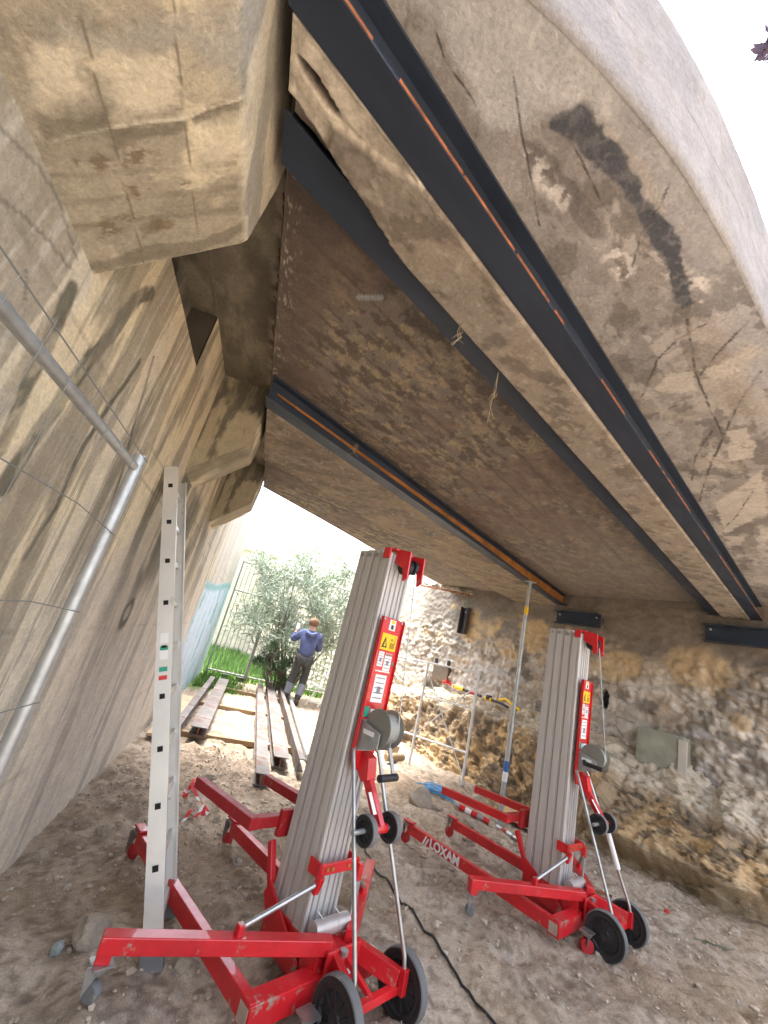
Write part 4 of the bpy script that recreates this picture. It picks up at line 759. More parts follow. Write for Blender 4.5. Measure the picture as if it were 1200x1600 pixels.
    ba.box((0, -.30, .17), (.20, .012, .13)).box((0, .0, .055), (.2, .3, .01)); ba = ba.build('base_frame', M_REDM, root, .004)
    MB().box((-.422, -.25, .105), (.004, .055, .06)).build('tube_end', mat('worn_end', (.42, .33, .27), .8, var=.4, rust=.3), ba)
    MB().lathe((-.02, -.318, .235), (0, 0, 1), [(-.02, 0), (-.02, .014), (.0, .018), (0, 0)], 12).build('bolt', M_GALV, ba)
    MB().box((-.0, -.308, .15), (.12, .003, .035)).build('name_plate', M_REDW, ba)
    text_mesh('Genie', .045, 'white_label', 'name_lettering', ba, (0, -.311, .15), (math.pi/2, 0, 0), shear=.4)
    # legs
    for x in (-.40, .20):
        lg = MB().bar((x, -.28, .115), (x, 1.02, .115), .045, .072); lg.box((x, 1.03, .16), (.055, .10, .012)); lg = lg.build('leg', M_REDM, root, .004)
        caster(lg, (x, 1.045, .15), .04, True)
        if txt and x < 0:
            text_mesh('LOXAM', .085, 'white_label', 'leg_lettering', lg, (x-.0275, .62, .115), (math.pi/2, 0, -math.pi/2))
            MB().prism([(x-.0275, .84, .085), (x-.0275, .815, .145), (x-.0275, .80, .145), (x-.0275, .825, .085)], (-1, 0, 0), .0015).prism([(x-.0275, .815, .085), (x-.0275, .79, .135), (x-.0275, .775, .135), (x-.0275, .80, .085)], (-1, 0, 0), .0015).build('leg_emblem', M_WHITE, lg)
    # rear arms and transport wheels
    for sx in (-1, 1):
        MB().bar((sx*.05+.02, -.22, .20), (.05+sx*.14, -.46, .165), .035, .07).box((.05+sx*.155, -.475, .16), (.03, .03, .09)).build('rear_arm', M_REDM, root, .003)
        wheel(root, (.05+sx*.19, -.45, .125), .125, .045)
    MB().bar((.02, -.30, .19), (.05, -.46, .125), .02, .02).bar((-.12, -.45, .125), (.22, -.45, .125), .03, .03).build('axle_beam', M_REDM, root, .002)
    # rods from winch plate to the rear arms
    for sx in (-1, 1):
        MB().tube([(sx*.075, -.16, .96), (sx*.09, -.18, .94), (.05+sx*.15, -.465, .24), (.05+sx*.155, -.475, .19)], .0095, 10).build('stay_rod', M_ZINC, root)
    # outriggers
    for sx, tip in ((-1, (-.86, .09)), (1, (.62, .16))):
        a = Vector((sx*.06, -.27, .235)); b = Vector((tip[0], tip[1], .235)); d = (b-a).normalized()
        og = MB().bar(a, b, .055, .055).bar(b-d*.028+Vector((0, 0, -.02)), b-d*.028+Vector((0, 0, -.055)), .05, .05, d); og.box(a.lerp(b, .45)+Vector((0, 0, .04)), (.03, .03, .05)); og = og.build('outrigger', M_REDM, root, .004)
        caster(og, (b.x-d.x*.028, b.y-d.y*.028, .180), .030, False, .6, .065)
        MB().tube([(sx*.12, -.18, .42), a.lerp(b, .45)+Vector((0, 0, .05))], .011, 10).build('side_stay', M_ZINC, root)
    caster(root, (-.21, -.37, .12), .042, True, .9)
    # lifting forks
    MB().box((0, .215, .49), (.20, .03, .12)).build('carriage', M_REDW, root, .003)
    MB().bar((-.26, .25, .49), (.26, .25, .49), .05, .05).build('fork_crossbar', M_REDW, root, .004)
    for sx in (-1, 1): MB().bar((sx*.24, .225, .49), (sx*.24, .86, .455), .05, .055).build('fork', M_REDW if not txt else M_RED, root, .004)
    return root
make_lift('large nearest red and aluminium lift standing in front of the ladder and person', (.63, 2.40, float(gz(.63, 2.4))-.0), math.radians(30), False, False)
make_lift('smaller red lift further right with white company lettering on its leg', (2.56, 3.13, float(gz(2.56, 3.13))), math.radians(26), True, True)

# ------------------------------------------------------------------ aluminium ladder against the left wall
def ladder(label, base, top, sep, n, w_, dpt, feet=True, tags=True):
    """base/top: first stile, sep: vector to the second stile"""
    root = empty('ladder', label, 'ladder', base); a = Vector((0, 0, 0)); b = Vector(top)-Vector(base); s = Vector(sep); d = b.normalized()
    nrm = d.cross(s).normalized(); sn = s.normalized()
    for k in (0, 1):
        o = s*k; m = MB().bar(a+o+d*.05, b+o, .007, dpt, nrm)
        m.bar(a+o+d*.05+nrm*(dpt/2-.003)+sn*(.010 if k == 0 else -.010), b+o+nrm*(dpt/2-.003)+sn*(.010 if k == 0 else -.010), w_, .005, nrm); m.bar(a+o+d*.05-nrm*(dpt/2-.003)+sn*(.010 if k == 0 else -.010), b+o-nrm*(dpt/2-.003)+sn*(.010 if k == 0 else -.010), w_, .005, nrm)
        st = m.build('stile', M_LAD, root)
        if feet: MB().bar(a+o-d*.01, a+o+d*.07, .04, dpt+.012, nrm).build('rubber_foot', M_RUBB, st, .004)
        if tags and k == 0:
            L = b.length
            for t, hh, m_ in ((.555, .05, M_WHITE), (.54, .02, M_GREEN), (.52, .045, M_WHITE), (.495, .022, M_GREEN), (.478, .02, mat('red_label', (.6, .03, .03), .5))):
                p = b*t-sn*.0045; MB().bar(p, p+d*hh, .0015, dpt*.5, nrm).build('label', m_, st)
    L = b.length
    for i in range(n):
        p = d*(L*(i+.45)/n); MB().bar(p+sn*-.002, p+s+sn*.002, .028, .026, nrm).build('rung', M_LAD, root)
        if feet: MB().bar(p-sn*.0055, p-sn*.0035, .024, .024, nrm).build('rung_socket', M_DARK, root)
    return root
g0 = float(gz(.04, 2.29))
ladder('tall aluminium ladder leaning on the left concrete wall behind the red outrigger', (.045, 2.29, g0), (-.735, 2.66, 2.17), (.0, .34, .0), 10, .022, .075)
ladder('short pale ladder standing behind the person against the right hand wall', (1.50, 9.50, 0), (2.75, 10.25, 2.5), (.26, -.05, 0), 9, .02, .05, feet=False, tags=False)

# ------------------------------------------------------------------ mesh site fence, left foreground
def site_fence():
    root = empty('site_fence', 'galvanised tube and wire mesh fence panel in the left foreground', 'fence', (-.5, 1.46, 0))
    MB().tube([(0, 0, .02), (0, 0, 1.845)], .019, 20).build('post', M_GALV, root)
    MB().tube([(0, -.02, 1.80), (0, -2.2, 1.77)], .0135, 14).build('top_rail', M_GALV, root)
    MB().tube([(.0, -2.2, .02), (.0, -2.2, 1.845)], .021, 20).build('post', M_GALV, root)
    MB().tube([(0, -.02, .18), (0, -2.2, .18)], .0165, 14).build('bottom_rail', M_GALV, root)
    m = MB()
    for z, b in ((1.835, .0), (1.58, .02), (1.34, .02), (1.09, .02), (.84, .02), (.55, .02), (.3, .02)):
        m.tube([(.022*math.cos(.5), .02, z), (.02, -.3, z+b), (.018, -.9, z+b*.3), (.02, -2.2, z)], .0015, 6)
    for k in range(1, 18): m.tube([(.024, -k*.115, 1.842), (.024, -k*.115-.01, 1.0), (.024, -k*.115, .15)], .0007, 5)
    m.build('wire_mesh', mat('dull_wire', (.16, .17, .16), .7, metal=.1), root)
site_fence()

# ------------------------------------------------------------------ prop, scaffold, tools
def prop():
    x, y = 3.5, 5.22; z0 = float(gz(x, y))+.02; root = empty('steel_prop', 'galvanised adjustable steel prop with yellow band holding up the deck', 'prop', (x, y, z0)); H = 2.835-z0
    MB().tube([(0, 0, .01), (0, 0, 1.15)], .030, 18).build('outer_tube', M_GALV, root)
    MB().tube([(0, 0, 1.15), (0, 0, H-.01)], .025, 18).build('inner_tube', M_GALV, root)
    MB().lathe((0, 0, 1.08), (0, 0, 1), [(-.05, .03), (-.05, .042), (.05, .042), (.05, .03)], 18).build('collar', M_GALV, root)
    MB().lathe((0, 0, H-.42), (0, 0, 1), [(-.05, .0255), (-.05, .027), (.06, .027), (.06, .0255)], 18).build('yellow_band', M_YEL, root)
    MB().lathe((0, 0, .55), (0, 0, 1), [(-.09, .0305), (-.09, .032), (.02, .032), (.02, .0305)], 18).build('label', M_WHITE, root); MB().lathe((0, 0, .62), (0, 0, 1), [(-.05, .0305), (-.05, .0325), (.07, .0325), (.07, .0305)], 18).build('blue_label', mat('blue_label', (.03, .12, .35), .5), root)
    MB().box((0, 0, H-.004), (.13, .13, .008)).build('head_plate', M_GALV, root); MB().box((0, 0, .004), (.2, .2, .008)).build('base_plate', M_GALV, root)
prop()
M_SCAF = mat('pale_zinc_tube', (.62, .63, .62), .5, metal=.3, var=.12, vscale=8)
def scaffold():
    A = Vector((3.33, 5.93, float(gz(3.33, 5.93)))); B = Vector((2.80, 6.60, float(gz(2.8, 6.6)))); root = empty('scaffold_frame', 'grey scaffold frame with crossed braces between the two lifts', 'scaffold', A); b = B-A; e = b*2.2; d = Vector((.42, .33, 0))
    for p, h in ((Vector((0, 0, 0)), 1.5), (b, 1.47), (e, 1.47)): MB().tube([p, p+Vector((0, 0, h))], .019, 12).build('upright', M_SCAF, root)
    for z in (.40, .98, 1.47): MB().tube([Vector((0, 0, z)), b+Vector((0, 0, z)), e+Vector((0, 0, z))], .014, 10).build('ledger', M_SCAF, root)
    MB().tube([Vector((0, 0, 1.30)), b+Vector((0, 0, .42))], .009, 8).build('brace', M_SCAF, root); MB().tube([Vector((-.02, .0, .12)), b+Vector((0, 0, 1.36))], .009, 8).build('brace', M_SCAF, root)
    MB().tube([b+Vector((0, 0, .18)), b+Vector((.25, -.32, .02))], .007, 8).build('loose_pin', M_SCAF, root)
scaffold()
def place(mb, name, m, label, cat, **k): return tag(mb.build(name, m, None, k.pop('bevel', 0)), label, cat, **k)
def tools():
    # long yellow and black power tool lying on the ledge
    a = wallpt(2.0, 1.10, .42); b = wallpt(.35, 1.02, .46); d = (b-a)
    root = empty('power_tool', 'long yellow black and red power tool lying on the earth ledge behind the prop', 'power tool', a)
    P = lambda t, z=0: d*t+Vector((0, 0, .05+z))
    MB().tube([P(0), P(.06), P(.12)], .034, 12).tube([P(.42), P(.5)], .034, 12).build('yellow_casing', M_YEL, root)
    MB().tube([P(.12), P(.36)], .025, 12).build('black_barrel', M_BLACK, root); MB().tube([P(.2), P(.30)], .027, 12).build('red_sleeve', M_REDW, root)
    MB().box(P(.46, .02), (.08, .08, .08), rz=2).build('motor', M_BLACK, root, .015); MB().tube([P(.5), P(.62), P(.70, -.02)], .02, 10).build('rear_handle', M_BLACK, root)
    MB().tube([P(.58, .04), P(.66, .09), P(.74, .04), P(.82, 0)], .020, 10).build('handle_loop', M_YEL, root); MB().tube([P(.56, .02), P(.57, .16)], .013, 8).build('front_grip', mat('tan_grip', (.35, .25, .1), .6), root)
    # small red and white thing on the ledge
    c = wallpt(2.25, 1.12, .35); root = empty('red_clamp', 'small red and white clamp on the ledge behind the scaffold frame', 'clamp', c)
    MB().tube([(-.1, .02, .04), (0, 0, .06), (.10, -.08, .02)], .025, 8).box((-.02, 0, .08), (.08, .06, .05)).build('clamp_body', M_RED, root); MB().box((.08, -.06, .03), (.06, .05, .05)).build('clamp_pad', M_WHITE, root, .005)
    # bundle of pale blue rope
    x, y = 2.68, 5.2; z = float(gz(x, y)); m = MB(); rng = random.Random(2)
    for k in range(34):
        p = Vector((x+rng.gauss(0, .05), y+rng.gauss(0, .05), z+rng.uniform(.01, .09))); q = Vector((rng.uniform(.12, .22), rng.uniform(-.10, .02), rng.uniform(-.02, .02)))
        m.tube([p-q*.8, p+Vector((0, 0, .02)), p+q+Vector((0, 0, -.03))], .006, 6)
    tag(m.build('cable_ties', M_BLUE), 'tangled bundle of light blue ties lying on the earth', 'ties')
    # props lying down: red and white jointed prop
    def lying(x0, y0, x1, y1, r, ms, label):
        p = Vector((x0, y0, float(gz(x0, y0))+r)); q = Vector((x1, y1, float(gz(x1, y1))+r)); root = empty('lying_prop', label, 'prop', p); dd = q-p; n = len(ms)
        for i, (mm, rr) in enumerate(ms): MB().tube([dd*(i/n), dd*((i+1)/n)], rr, 12).build('segment', mm, root)
    lying(2.66, 4.85, 2.98, 4.62, .03, [(M_GALV, .02), (M_RED, .03), (M_WHITE, .028), (M_RED, .03), (M_GALV, .022), (M_RED, .026)], 'red and white jointed prop head lying on the earth behind the lift forks')
    lying(3.0, 4.5, 3.07, 4.22, .025, [(M_GALV, .02), (M_REDW, .022), (M_GALV, .028), (M_ZINC, .02)], 'short shiny metal fitting lying at the foot of the steel prop')
    lying(3.02, 3.72, 3.42, 3.42, .03, [(M_GALV, .028), (M_GALV, .028), (M_RED, .032), (M_RUST, .012), (M_RUST, .010)], 'blue grey tube with red collar lying behind the right hand lift')
    # orange cap, dark rag, twig
    x, y = 3.85, 3.30; place(MB().lathe((x, y, float(gz(x, y))), (0, 0, 1), [(0, 0), (0, .022), (.018, .02), (.022, 0)], 10), 'bottle_top', M_RED, 'small round red bottle top lying on the earth near the bank', 'bottle top')
    rng = np.random.default_rng(8); V, F = [], []
    for k in range(4): pebble_mesh(V, F, (3.10+rng.normal(0, .03), 3.42+rng.normal(0, .03), float(gz(3.1, 3.42))+.02), .05, rng)
    me = bpy.data.meshes.new('rag'); me.from_pydata(V, [], F); me.materials.append(M_BLACK); o = bpy.data.objects.new('dark_rag', me); COL.objects.link(o); tag(o, 'crumpled dark rag lying on the earth right of the far lift', 'rag')
    m = MB(); g = float(gz(3.75, 2.9))
    for k in range(9):
        a = k*.7; p = Vector((3.72+k*.012, 2.90-k*.01, g+.012)); m.tube([p, p+Vector((math.cos(a)*.035, math.sin(a)*.03, .012))], .004, 5, r2=.001)
    m.tube([(3.66, 2.93, g+.01), (3.9, 2.82, g+.015)], .003, 5); tag(m.build('fallen_twig', mat('dull_leaf', (.07, .10, .06), .7)), 'small fallen green twig lying on the earth at lower right', 'twig')
    tag(MB().box((2.55, 6.75, float(gz(2.55, 6.75))+.09), (.16, .12, .22), rz=.4, rx=.2).build('timber_block', mat('pale_plank', (.45, .34, .22), .8, var=.2, bump=.3), None, .006), 'pale timber block standing on the earth left of the scaffold frame', 'timber')
    tag(MB().lathe((2.5, 6.45, float(gz(2.5, 6.45))+.05), (1, .3, .1), [(-.16, 0), (-.16, .05), (0, .056), (.15, .048), (.15, 0)], 10).build('log', M_WOOD), 'short brown log lying in front of the pale timber block', 'log')
    # bluish shard by the big stone
    V, F = [], []; rng = np.random.default_rng(9)
    pebble_mesh(V, F, (-.34, 2.40, float(gz(-.34, 2.4))+.012), .032, rng); me = bpy.data.meshes.new('shard'); me.from_pydata(V, [], F); me.materials.append(mat('teal_glass', (.26, .31, .30), .3, var=.3)); o = bpy.data.objects.new('glass_shard', me); COL.objects.link(o); tag(o, 'pale bluish shard lying left of the big stone in the foreground', 'shard')
    # barrier tape
    pts = [(-.04, 4.27), (-.10, 4.06), (-.06, 3.98), (.12, 3.93), (.04, 3.82), (-.03, 3.62)]; V = []; F = []; n = 40
    for i in range(n+1):
        t = i/n*(len(pts)-1); k = min(int(t), len(pts)-2); u = t-k; x = pts[k][0]*(1-u)+pts[k+1][0]*u; y = pts[k][1]*(1-u)+pts[k+1][1]*u; z = float(gz(x, y))+.03+.03*math.sin(i*.9)+(.05 if 15 < i < 30 else 0)
        V += [(x-.012, y, z), (x+.014, y+.01, z+.015*math.sin(i*.5))]
    F = [(2*i, 2*i+1, 2*i+3, 2*i+2) for i in range(n)]; me = bpy.data.meshes.new('tape'); me.from_pydata(V, [], F); me.materials.append(mat('red_tape', (.65, .04, .04), .5)); me.materials.append(M_WHITE)
    for i, p in enumerate(me.polygons): p.material_index = int(i % 5 == 4)
    o = bpy.data.objects.new('barrier_tape', me); COL.objects.link(o); s_ = o.modifiers.new('solid', 'SOLIDIFY'); s_.thickness = .001; tag(o, 'crumpled red and white barrier tape on the earth between ladder and forks', 'tape')
    # electric cable
    pts = [(1.30, 4.6), (1.44, 4.17), (1.33, 3.75), (1.30, 3.46), (1.36, 3.19), (1.42, 2.9), (1.51, 2.55), (1.58, 2.17), (1.6, 1.6)]; P3 = []
    for i in range(len(pts)-1):
        for k in range(8):
            u = k/8; x = pts[i][0]*(1-u)+pts[i+1][0]*u; y = pts[i][1]*(1-u)+pts[i+1][1]*u; P3.append((x+.012*math.sin((i*8+k)*.35), y, float(gz(x, y))+.010))
    place(MB().tube(P3, .0065, 8), 'power_cable', M_BLACK, 'thin black cable trailing across the earth between the two lifts', 'cable')
tools()

# ------------------------------------------------------------------ stones that can be told apart
def rock(loc, r, label, seed, flat=.7):
    rng = np.random.default_rng(seed); bm = bmesh.new(); bmesh.ops.create_icosphere(bm, subdivisions=3, radius=1)
    s = rng.uniform(.75, 1.2, 3); s[2] *= flat; pl = [(Vector(rng.normal(0, 1, 3)).normalized(), rng.uniform(.55, .85)) for _ in range(10)]
    for v in bm.verts:
        for n, dd in pl:
            k = v.co.dot(n)
            if k > dd: v.co -= n*(k-dd)*.95
        c = v.co; nn = float(fbm(np.array(c.x*3+seed), np.array(c.y*3), np.array(c.z*3), s=seed, o=5, g=.65)); v.co = Vector((c.x*s[0], c.y*s[1], c.z*s[2]))*r*(.72+.55*nn)
    me = bpy.data.meshes.new('rock'); bm.to_mesh(me); bm.free(); me.materials.append(M_ROCK); o = bpy.data.objects.new('rock', me); COL.objects.link(o); o.location = (loc[0], loc[1], float(gz(loc[0], loc[1]))+r*flat*.35); o.rotation_euler = (rng.uniform(-.3, .3), rng.uniform(-.3, .3), rng.uniform(0, 6))
    return tag(o, label, 'rock')
rock((-.24, 2.46), .085, 'large pale stone left of the ladder foot in the foreground', 1, .9)
rock((.16, 2.33), .045, 'pale angular stone just right of the ladder foot under the outrigger', 2)
rock((-.45, 3.33), .055, 'flat grey stone near the left leg tip of the big lift', 3)
rock((2.25, 4.80), .12, 'grey stone lying left of the blue ties', 4, .9)
rock((2.42, 4.72), .06, 'small pale stone beside the grey stone near the blue ties', 5)
rock((.36, 3.25), .045, 'reddish stone between the legs of the big lift', 6)
rock((.42, 3.0), .038, 'second small pale stone between the legs of the big lift, nearer', 7)
rock((.30, 2.95), .030, 'small round stone beside the near lift leg', 8)
rock((5.05, 3.35), .10, 'brownish stone at the right edge at the foot of the bank', 9)
rock((3.55, 3.05), .06, 'flat reddish stone lying in front of the bank on the right', 10, .4)
rock((4.3, 3.10), .045, 'pinkish small stone far right on the earth floor', 11)
rock((.05, 4.35), .06, 'pale stone on the spoil heap beyond the barrier tape', 12)
rock((-.35, 4.5), .05, 'grey stone on the spoil heap near the left wall', 13)
rock((2.62, 4.45), .06, 'pale stone between the legs of the far lift', 14)
rock((2.45, 4.1), .05, 'flat white stone beside the far lift leg', 15, .5)
rock((.2, 3.8), .035, 'upright pale stone at the tip of the lift leg', 16, 1.4)

# ------------------------------------------------------------------ steel stock on timbers
def isec(label, p0, p1, z, h, w_, kind='I'):
    a = Vector((p0[0], p0[1], z)); b = Vector((p1[0], p1[1], z)); L = (b-a).length; root = empty('steel_joist', label, 'steel joist', a, math.atan2(b.y-a.y, b.x-a.x), group='steel joists lying on timbers')
    t = .009
    MB().box((L/2, 0, h-t/2), (L, w_, t)).build('upper_flange', M_STEEL, root, .001); MB().box((L/2, 0, t/2), (L, w_, t)).build('lower_flange', M_STEEL, root, .001); MB().box((L/2, 0 if kind == 'I' else w_/2-t/2, h/2), (L, t, h-2*t)).build('web', M_RUST if kind == 'I' else M_STEEL, root)
isec('rusty steel joist at the left of the centre row, nearest end standing out furthest', (.50, 4.40), (.57, 10.3), .07, .10, .125)
isec('rusty steel joist in the middle of the centre row', (.72, 5.05), (.80, 10.4), .06, .10, .17)
isec('dark steel joist standing on edge right of the centre row', (.93, 5.0), (1.02, 10.5), .07, .12, .07, 'C')
isec('flat rusty orange joist on timbers nearer the left wall', (-.20, 5.55), (-.18, 9.7), .09, .09, .19)
isec('narrow grey joist between the orange joist and the left wall', (-.43, 5.35), (-.40, 9.6), .10, .09, .09, 'C')
tag(MB().tube([(1.10, 5.55, .08), (1.24, 10.6, .08)], .04, 16).build('round_tube', M_GALV), 'blue grey round steel tube lying right of the joists, yellow mark at its end', 'steel tube')
def yband():
    pass
for (x0, y0, x1, y1, lab) in ((-.66, 5.75, 1.0, 5.95, 'long rough timber batten across the joists nearest the lift'), (-.66, 7.6, 1.1, 7.75, 'timber batten across the middle of the joists'), (-.55, 9.4, 1.25, 9.5, 'timber batten at the far end of the joists')):
    tag(MB().bar((x0, y0, .035), (x1, y1, .035), .09, .06).build('timber_batten', M_WOOD, None, .004), lab, 'timber', 'timber battens under the joists')
tag(MB().box((-.60, 6.6, .06), (.22, 2.4, .03), rz=.02).build('plank', mat('pale_plank', (.45, .34, .22), .8, var=.2, aniso=(8, 1, 8), bump=.3), None, .003), 'pale flat plank lying along the foot of the left wall', 'plank')

# ------------------------------------------------------------------ gate, tree, buttress, person
def gate():
    y = 11.2; root = empty('bar_gate', 'tall metal bar gate in front of the bright grass', 'gate', (-.66, y, 0)); m_ = mat('gate_paint', (.30, .30, .30), .5, var=.15)
    fr = MB()
    for z in (.12, 2.0, 2.72): fr.tube([(0, 0, z), (.86, 0, z)], .02, 8)
    fr.tube([(0, 0, .05), (0, 0, 2.74)], .022, 8); fr.build('leaf_frame', m_, root)
    b = MB()
    for k in range(1, 8): b.tube([(k*.107, 0, .12), (k*.107, 0, 2.72)], .009, 6)
    b.build('bars', m_, root)
    MB().tube([(.90, 0, 0), (.90, 0, 2.75)], .045, 10).build('gate_post', m_, root)
    fr = MB()
    for z in (.12, 2.0, 2.72): fr.tube([(.94, 0, z), (2.9, .1, z)], .02, 8)
    fr.tube([(2.9, .1, .05), (2.9, .1, 2.74)], .03, 8); fr.build('leaf_frame', m_, root)
    b = MB()
    for k in range(1, 18): b.tube([(.94+k*.109, .005*k, .12), (.94+k*.109, .005*k, 2.72)], .009, 6)
    b.build('bars', m_, root)
    MB().box((.45, -.1, .05), (.16, .1, .10)).box((.78, -.1, .05), (.2, .1, .10)).build('foot_block', M_BLACK, root, .01)
gate()
def tree(name, label, base, cen, rad, nclump, nleaf, leaf, col, seed, stems=7, lw=.16, trunk_r=.03):
    root = empty(name, label, 'tree', base); rng = np.random.default_rng(seed); cen = np.array(cen)-np.array(base); rad = np.array(rad)
    tk = MB(); cl = []
    while len(cl) < nclump:
        p = rng.uniform(-1, 1, 3)
        if p@p < 1 and p@p > .12: cl.append(cen+p*rad*(.8+.3*rng.uniform()))
    for k in range(stems):
        e = cl[k % len(cl)]; a = np.array([rng.normal(0, .06), rng.normal(0, .06), 0]); mid = a*.5+e*.5+np.array([rng.normal(0, .08), rng.normal(0, .08), .1])
        tk.tube([a, a*.6+mid*.4, mid, e], trunk_r, 7, r2=.005)
        for j in range(3):
            f_ = cl[rng.integers(len(cl))]; 
            if np.linalg.norm(f_-mid) < .9*max(rad): tk.tube([mid, (mid+f_)/2+rng.normal(0, .05, 3), f_], trunk_r*.4, 5, r2=.003)
    tk.build('trunk', mat('bark', (.16, .12, .09), .9, var=.3, bump=.5), root)
    V = []; F = []; cv = []
    for c in cl:
        q = .75+.5*rng.uniform(); cr = rng.uniform(.13, .28)*max(rad)*.62
        for i in range(nleaf):
            d = rng.normal(0, 1, 3); d /= np.linalg.norm(d); p = c+d*cr*rng.uniform(.2, 1.15); dirn = d*.7+rng.normal(0, .5, 3)+np.array([0, 0, .25]); dirn /= np.linalg.norm(dirn); sd_ = np.cross(dirn, rng.normal(0, 1, 3)); sd_ /= np.linalg.norm(sd_)
            L = leaf*rng.uniform(.6, 1.2); b = len(V); V += [p, p+dirn*L*.5+sd_*L*lw*.5, p+dirn*L, p+dirn*L*.5-sd_*L*lw*.5]; F.append((b, b+1, b+2, b+3)); t = q*rng.uniform(.7, 1.3); cv += [(col[0]*t, col[1]*t, col[2]*t, 1)]*4
    me = bpy.data.meshes.new('crown'); me.from_pydata([tuple(v) for v in V], [], F); at = me.color_attributes.new('Col', 'FLOAT_COLOR', 'POINT'); at.data.foreach_set('color', np.array(cv, np.float32).reshape(-1))
    me.materials.append(mat('leaf_surface', rough=.55, attr=True)); o = bpy.data.objects.new('crown', me); COL.objects.link(o); o.parent = root
tree('oleander_tree', 'loose grey green leafy shrub tree behind the person in blue', (1.12, 10.5, 0), (1.05, 10.4, 2.05), (1.65, .75, 1.45), 150, 105, .15, (.34, .40, .31), 3, stems=12)  # leaf colour paled to stand in for haze and bloom
tree('oleander_bush', 'low dark green bush at the foot of the gate left of the person', (.85, 10.1, 0), (.85, 10.05, .65), (.5, .35, .6), 26, 90, .12, (.07, .12, .05), 5, stems=8)
tree('plum_tree', 'purple leaved branch reaching in at the top right corner against the sky', (3.2, .3, 0), (1.93, .87, 5.3), (.42, .26, .4), 15, 60, .07, (.045, .025, .055), 9, stems=6, lw=.55, trunk_r=.05)

def buttress():
    root = empty('stone_buttress', 'sloping pale stone buttress between the person and the far ladder', 'buttress', (2.35, 10.3, 0))
    m = MB().prism([(-.35, -.25, -.1), (1.1, -.25, -.1), (1.1, -.25, 1.75), (.15, -.25, 1.7)], (0, 1, 0), .7); m.build('buttress_body', mat('pale_stone', (.50, .42, .32), .9, var=.25, vscale=3, bump=1, bscale=12, detail2=(20, .2)), root, .03)
buttress()

def far_wall():
    root = empty('far_wall', 'pale stone wall in the distance beyond the gate and the grass', 'wall', (-2, 17.5, 0))
    MB().box((0, 0, 1.7), (12, .4, 4.4)).box((0, -.02, 3.94), (12.1, .5, .12)).build('wall_body', mat('pale_far_stone', (.62, .56, .45), .9, var=.25, vscale=2, bump=1, bscale=6, detail2=(9, .2)), root)
far_wall()
def skin_fig(name, verts, edges, radii, m, parent, sub=2, rootidx=0):
    me = bpy.data.meshes.new(name); me.from_pydata(verts, edges, []); o = bpy.data.objects.new(name, me); COL.objects.link(o)
    if parent: o.parent = parent
    md = o.modifiers.new('skin', 'SKIN'); md.use_smooth_shade = True
    if not me.skin_vertices: 
        bm = bmesh.new(); bm.from_mesh(me); bm.verts.layers.skin.verify(); bm.to_mesh(me); bm.free()
    for i, r in enumerate(radii):
        rr = r if isinstance(r, tuple) else (r, r); me.skin_vertices[0].data[i].radius = rr; me.skin_vertices[0].data[i].use_root = (i == rootidx)
    s_ = o.modifiers.new('sub', 'SUBSURF'); s_.levels = sub; s_.render_levels = sub
    dg = bpy.context.evaluated_depsgraph_get(); bpy.context.view_layer.update(); me2 = bpy.data.meshes.new_from_object(o.evaluated_get(bpy.context.evaluated_depsgraph_get()))
    o.modifiers.clear(); o.data = me2; me2.materials.clear(); me2.materials.append(m)
    for p in me2.polygons: p.use_smooth = True
    return o
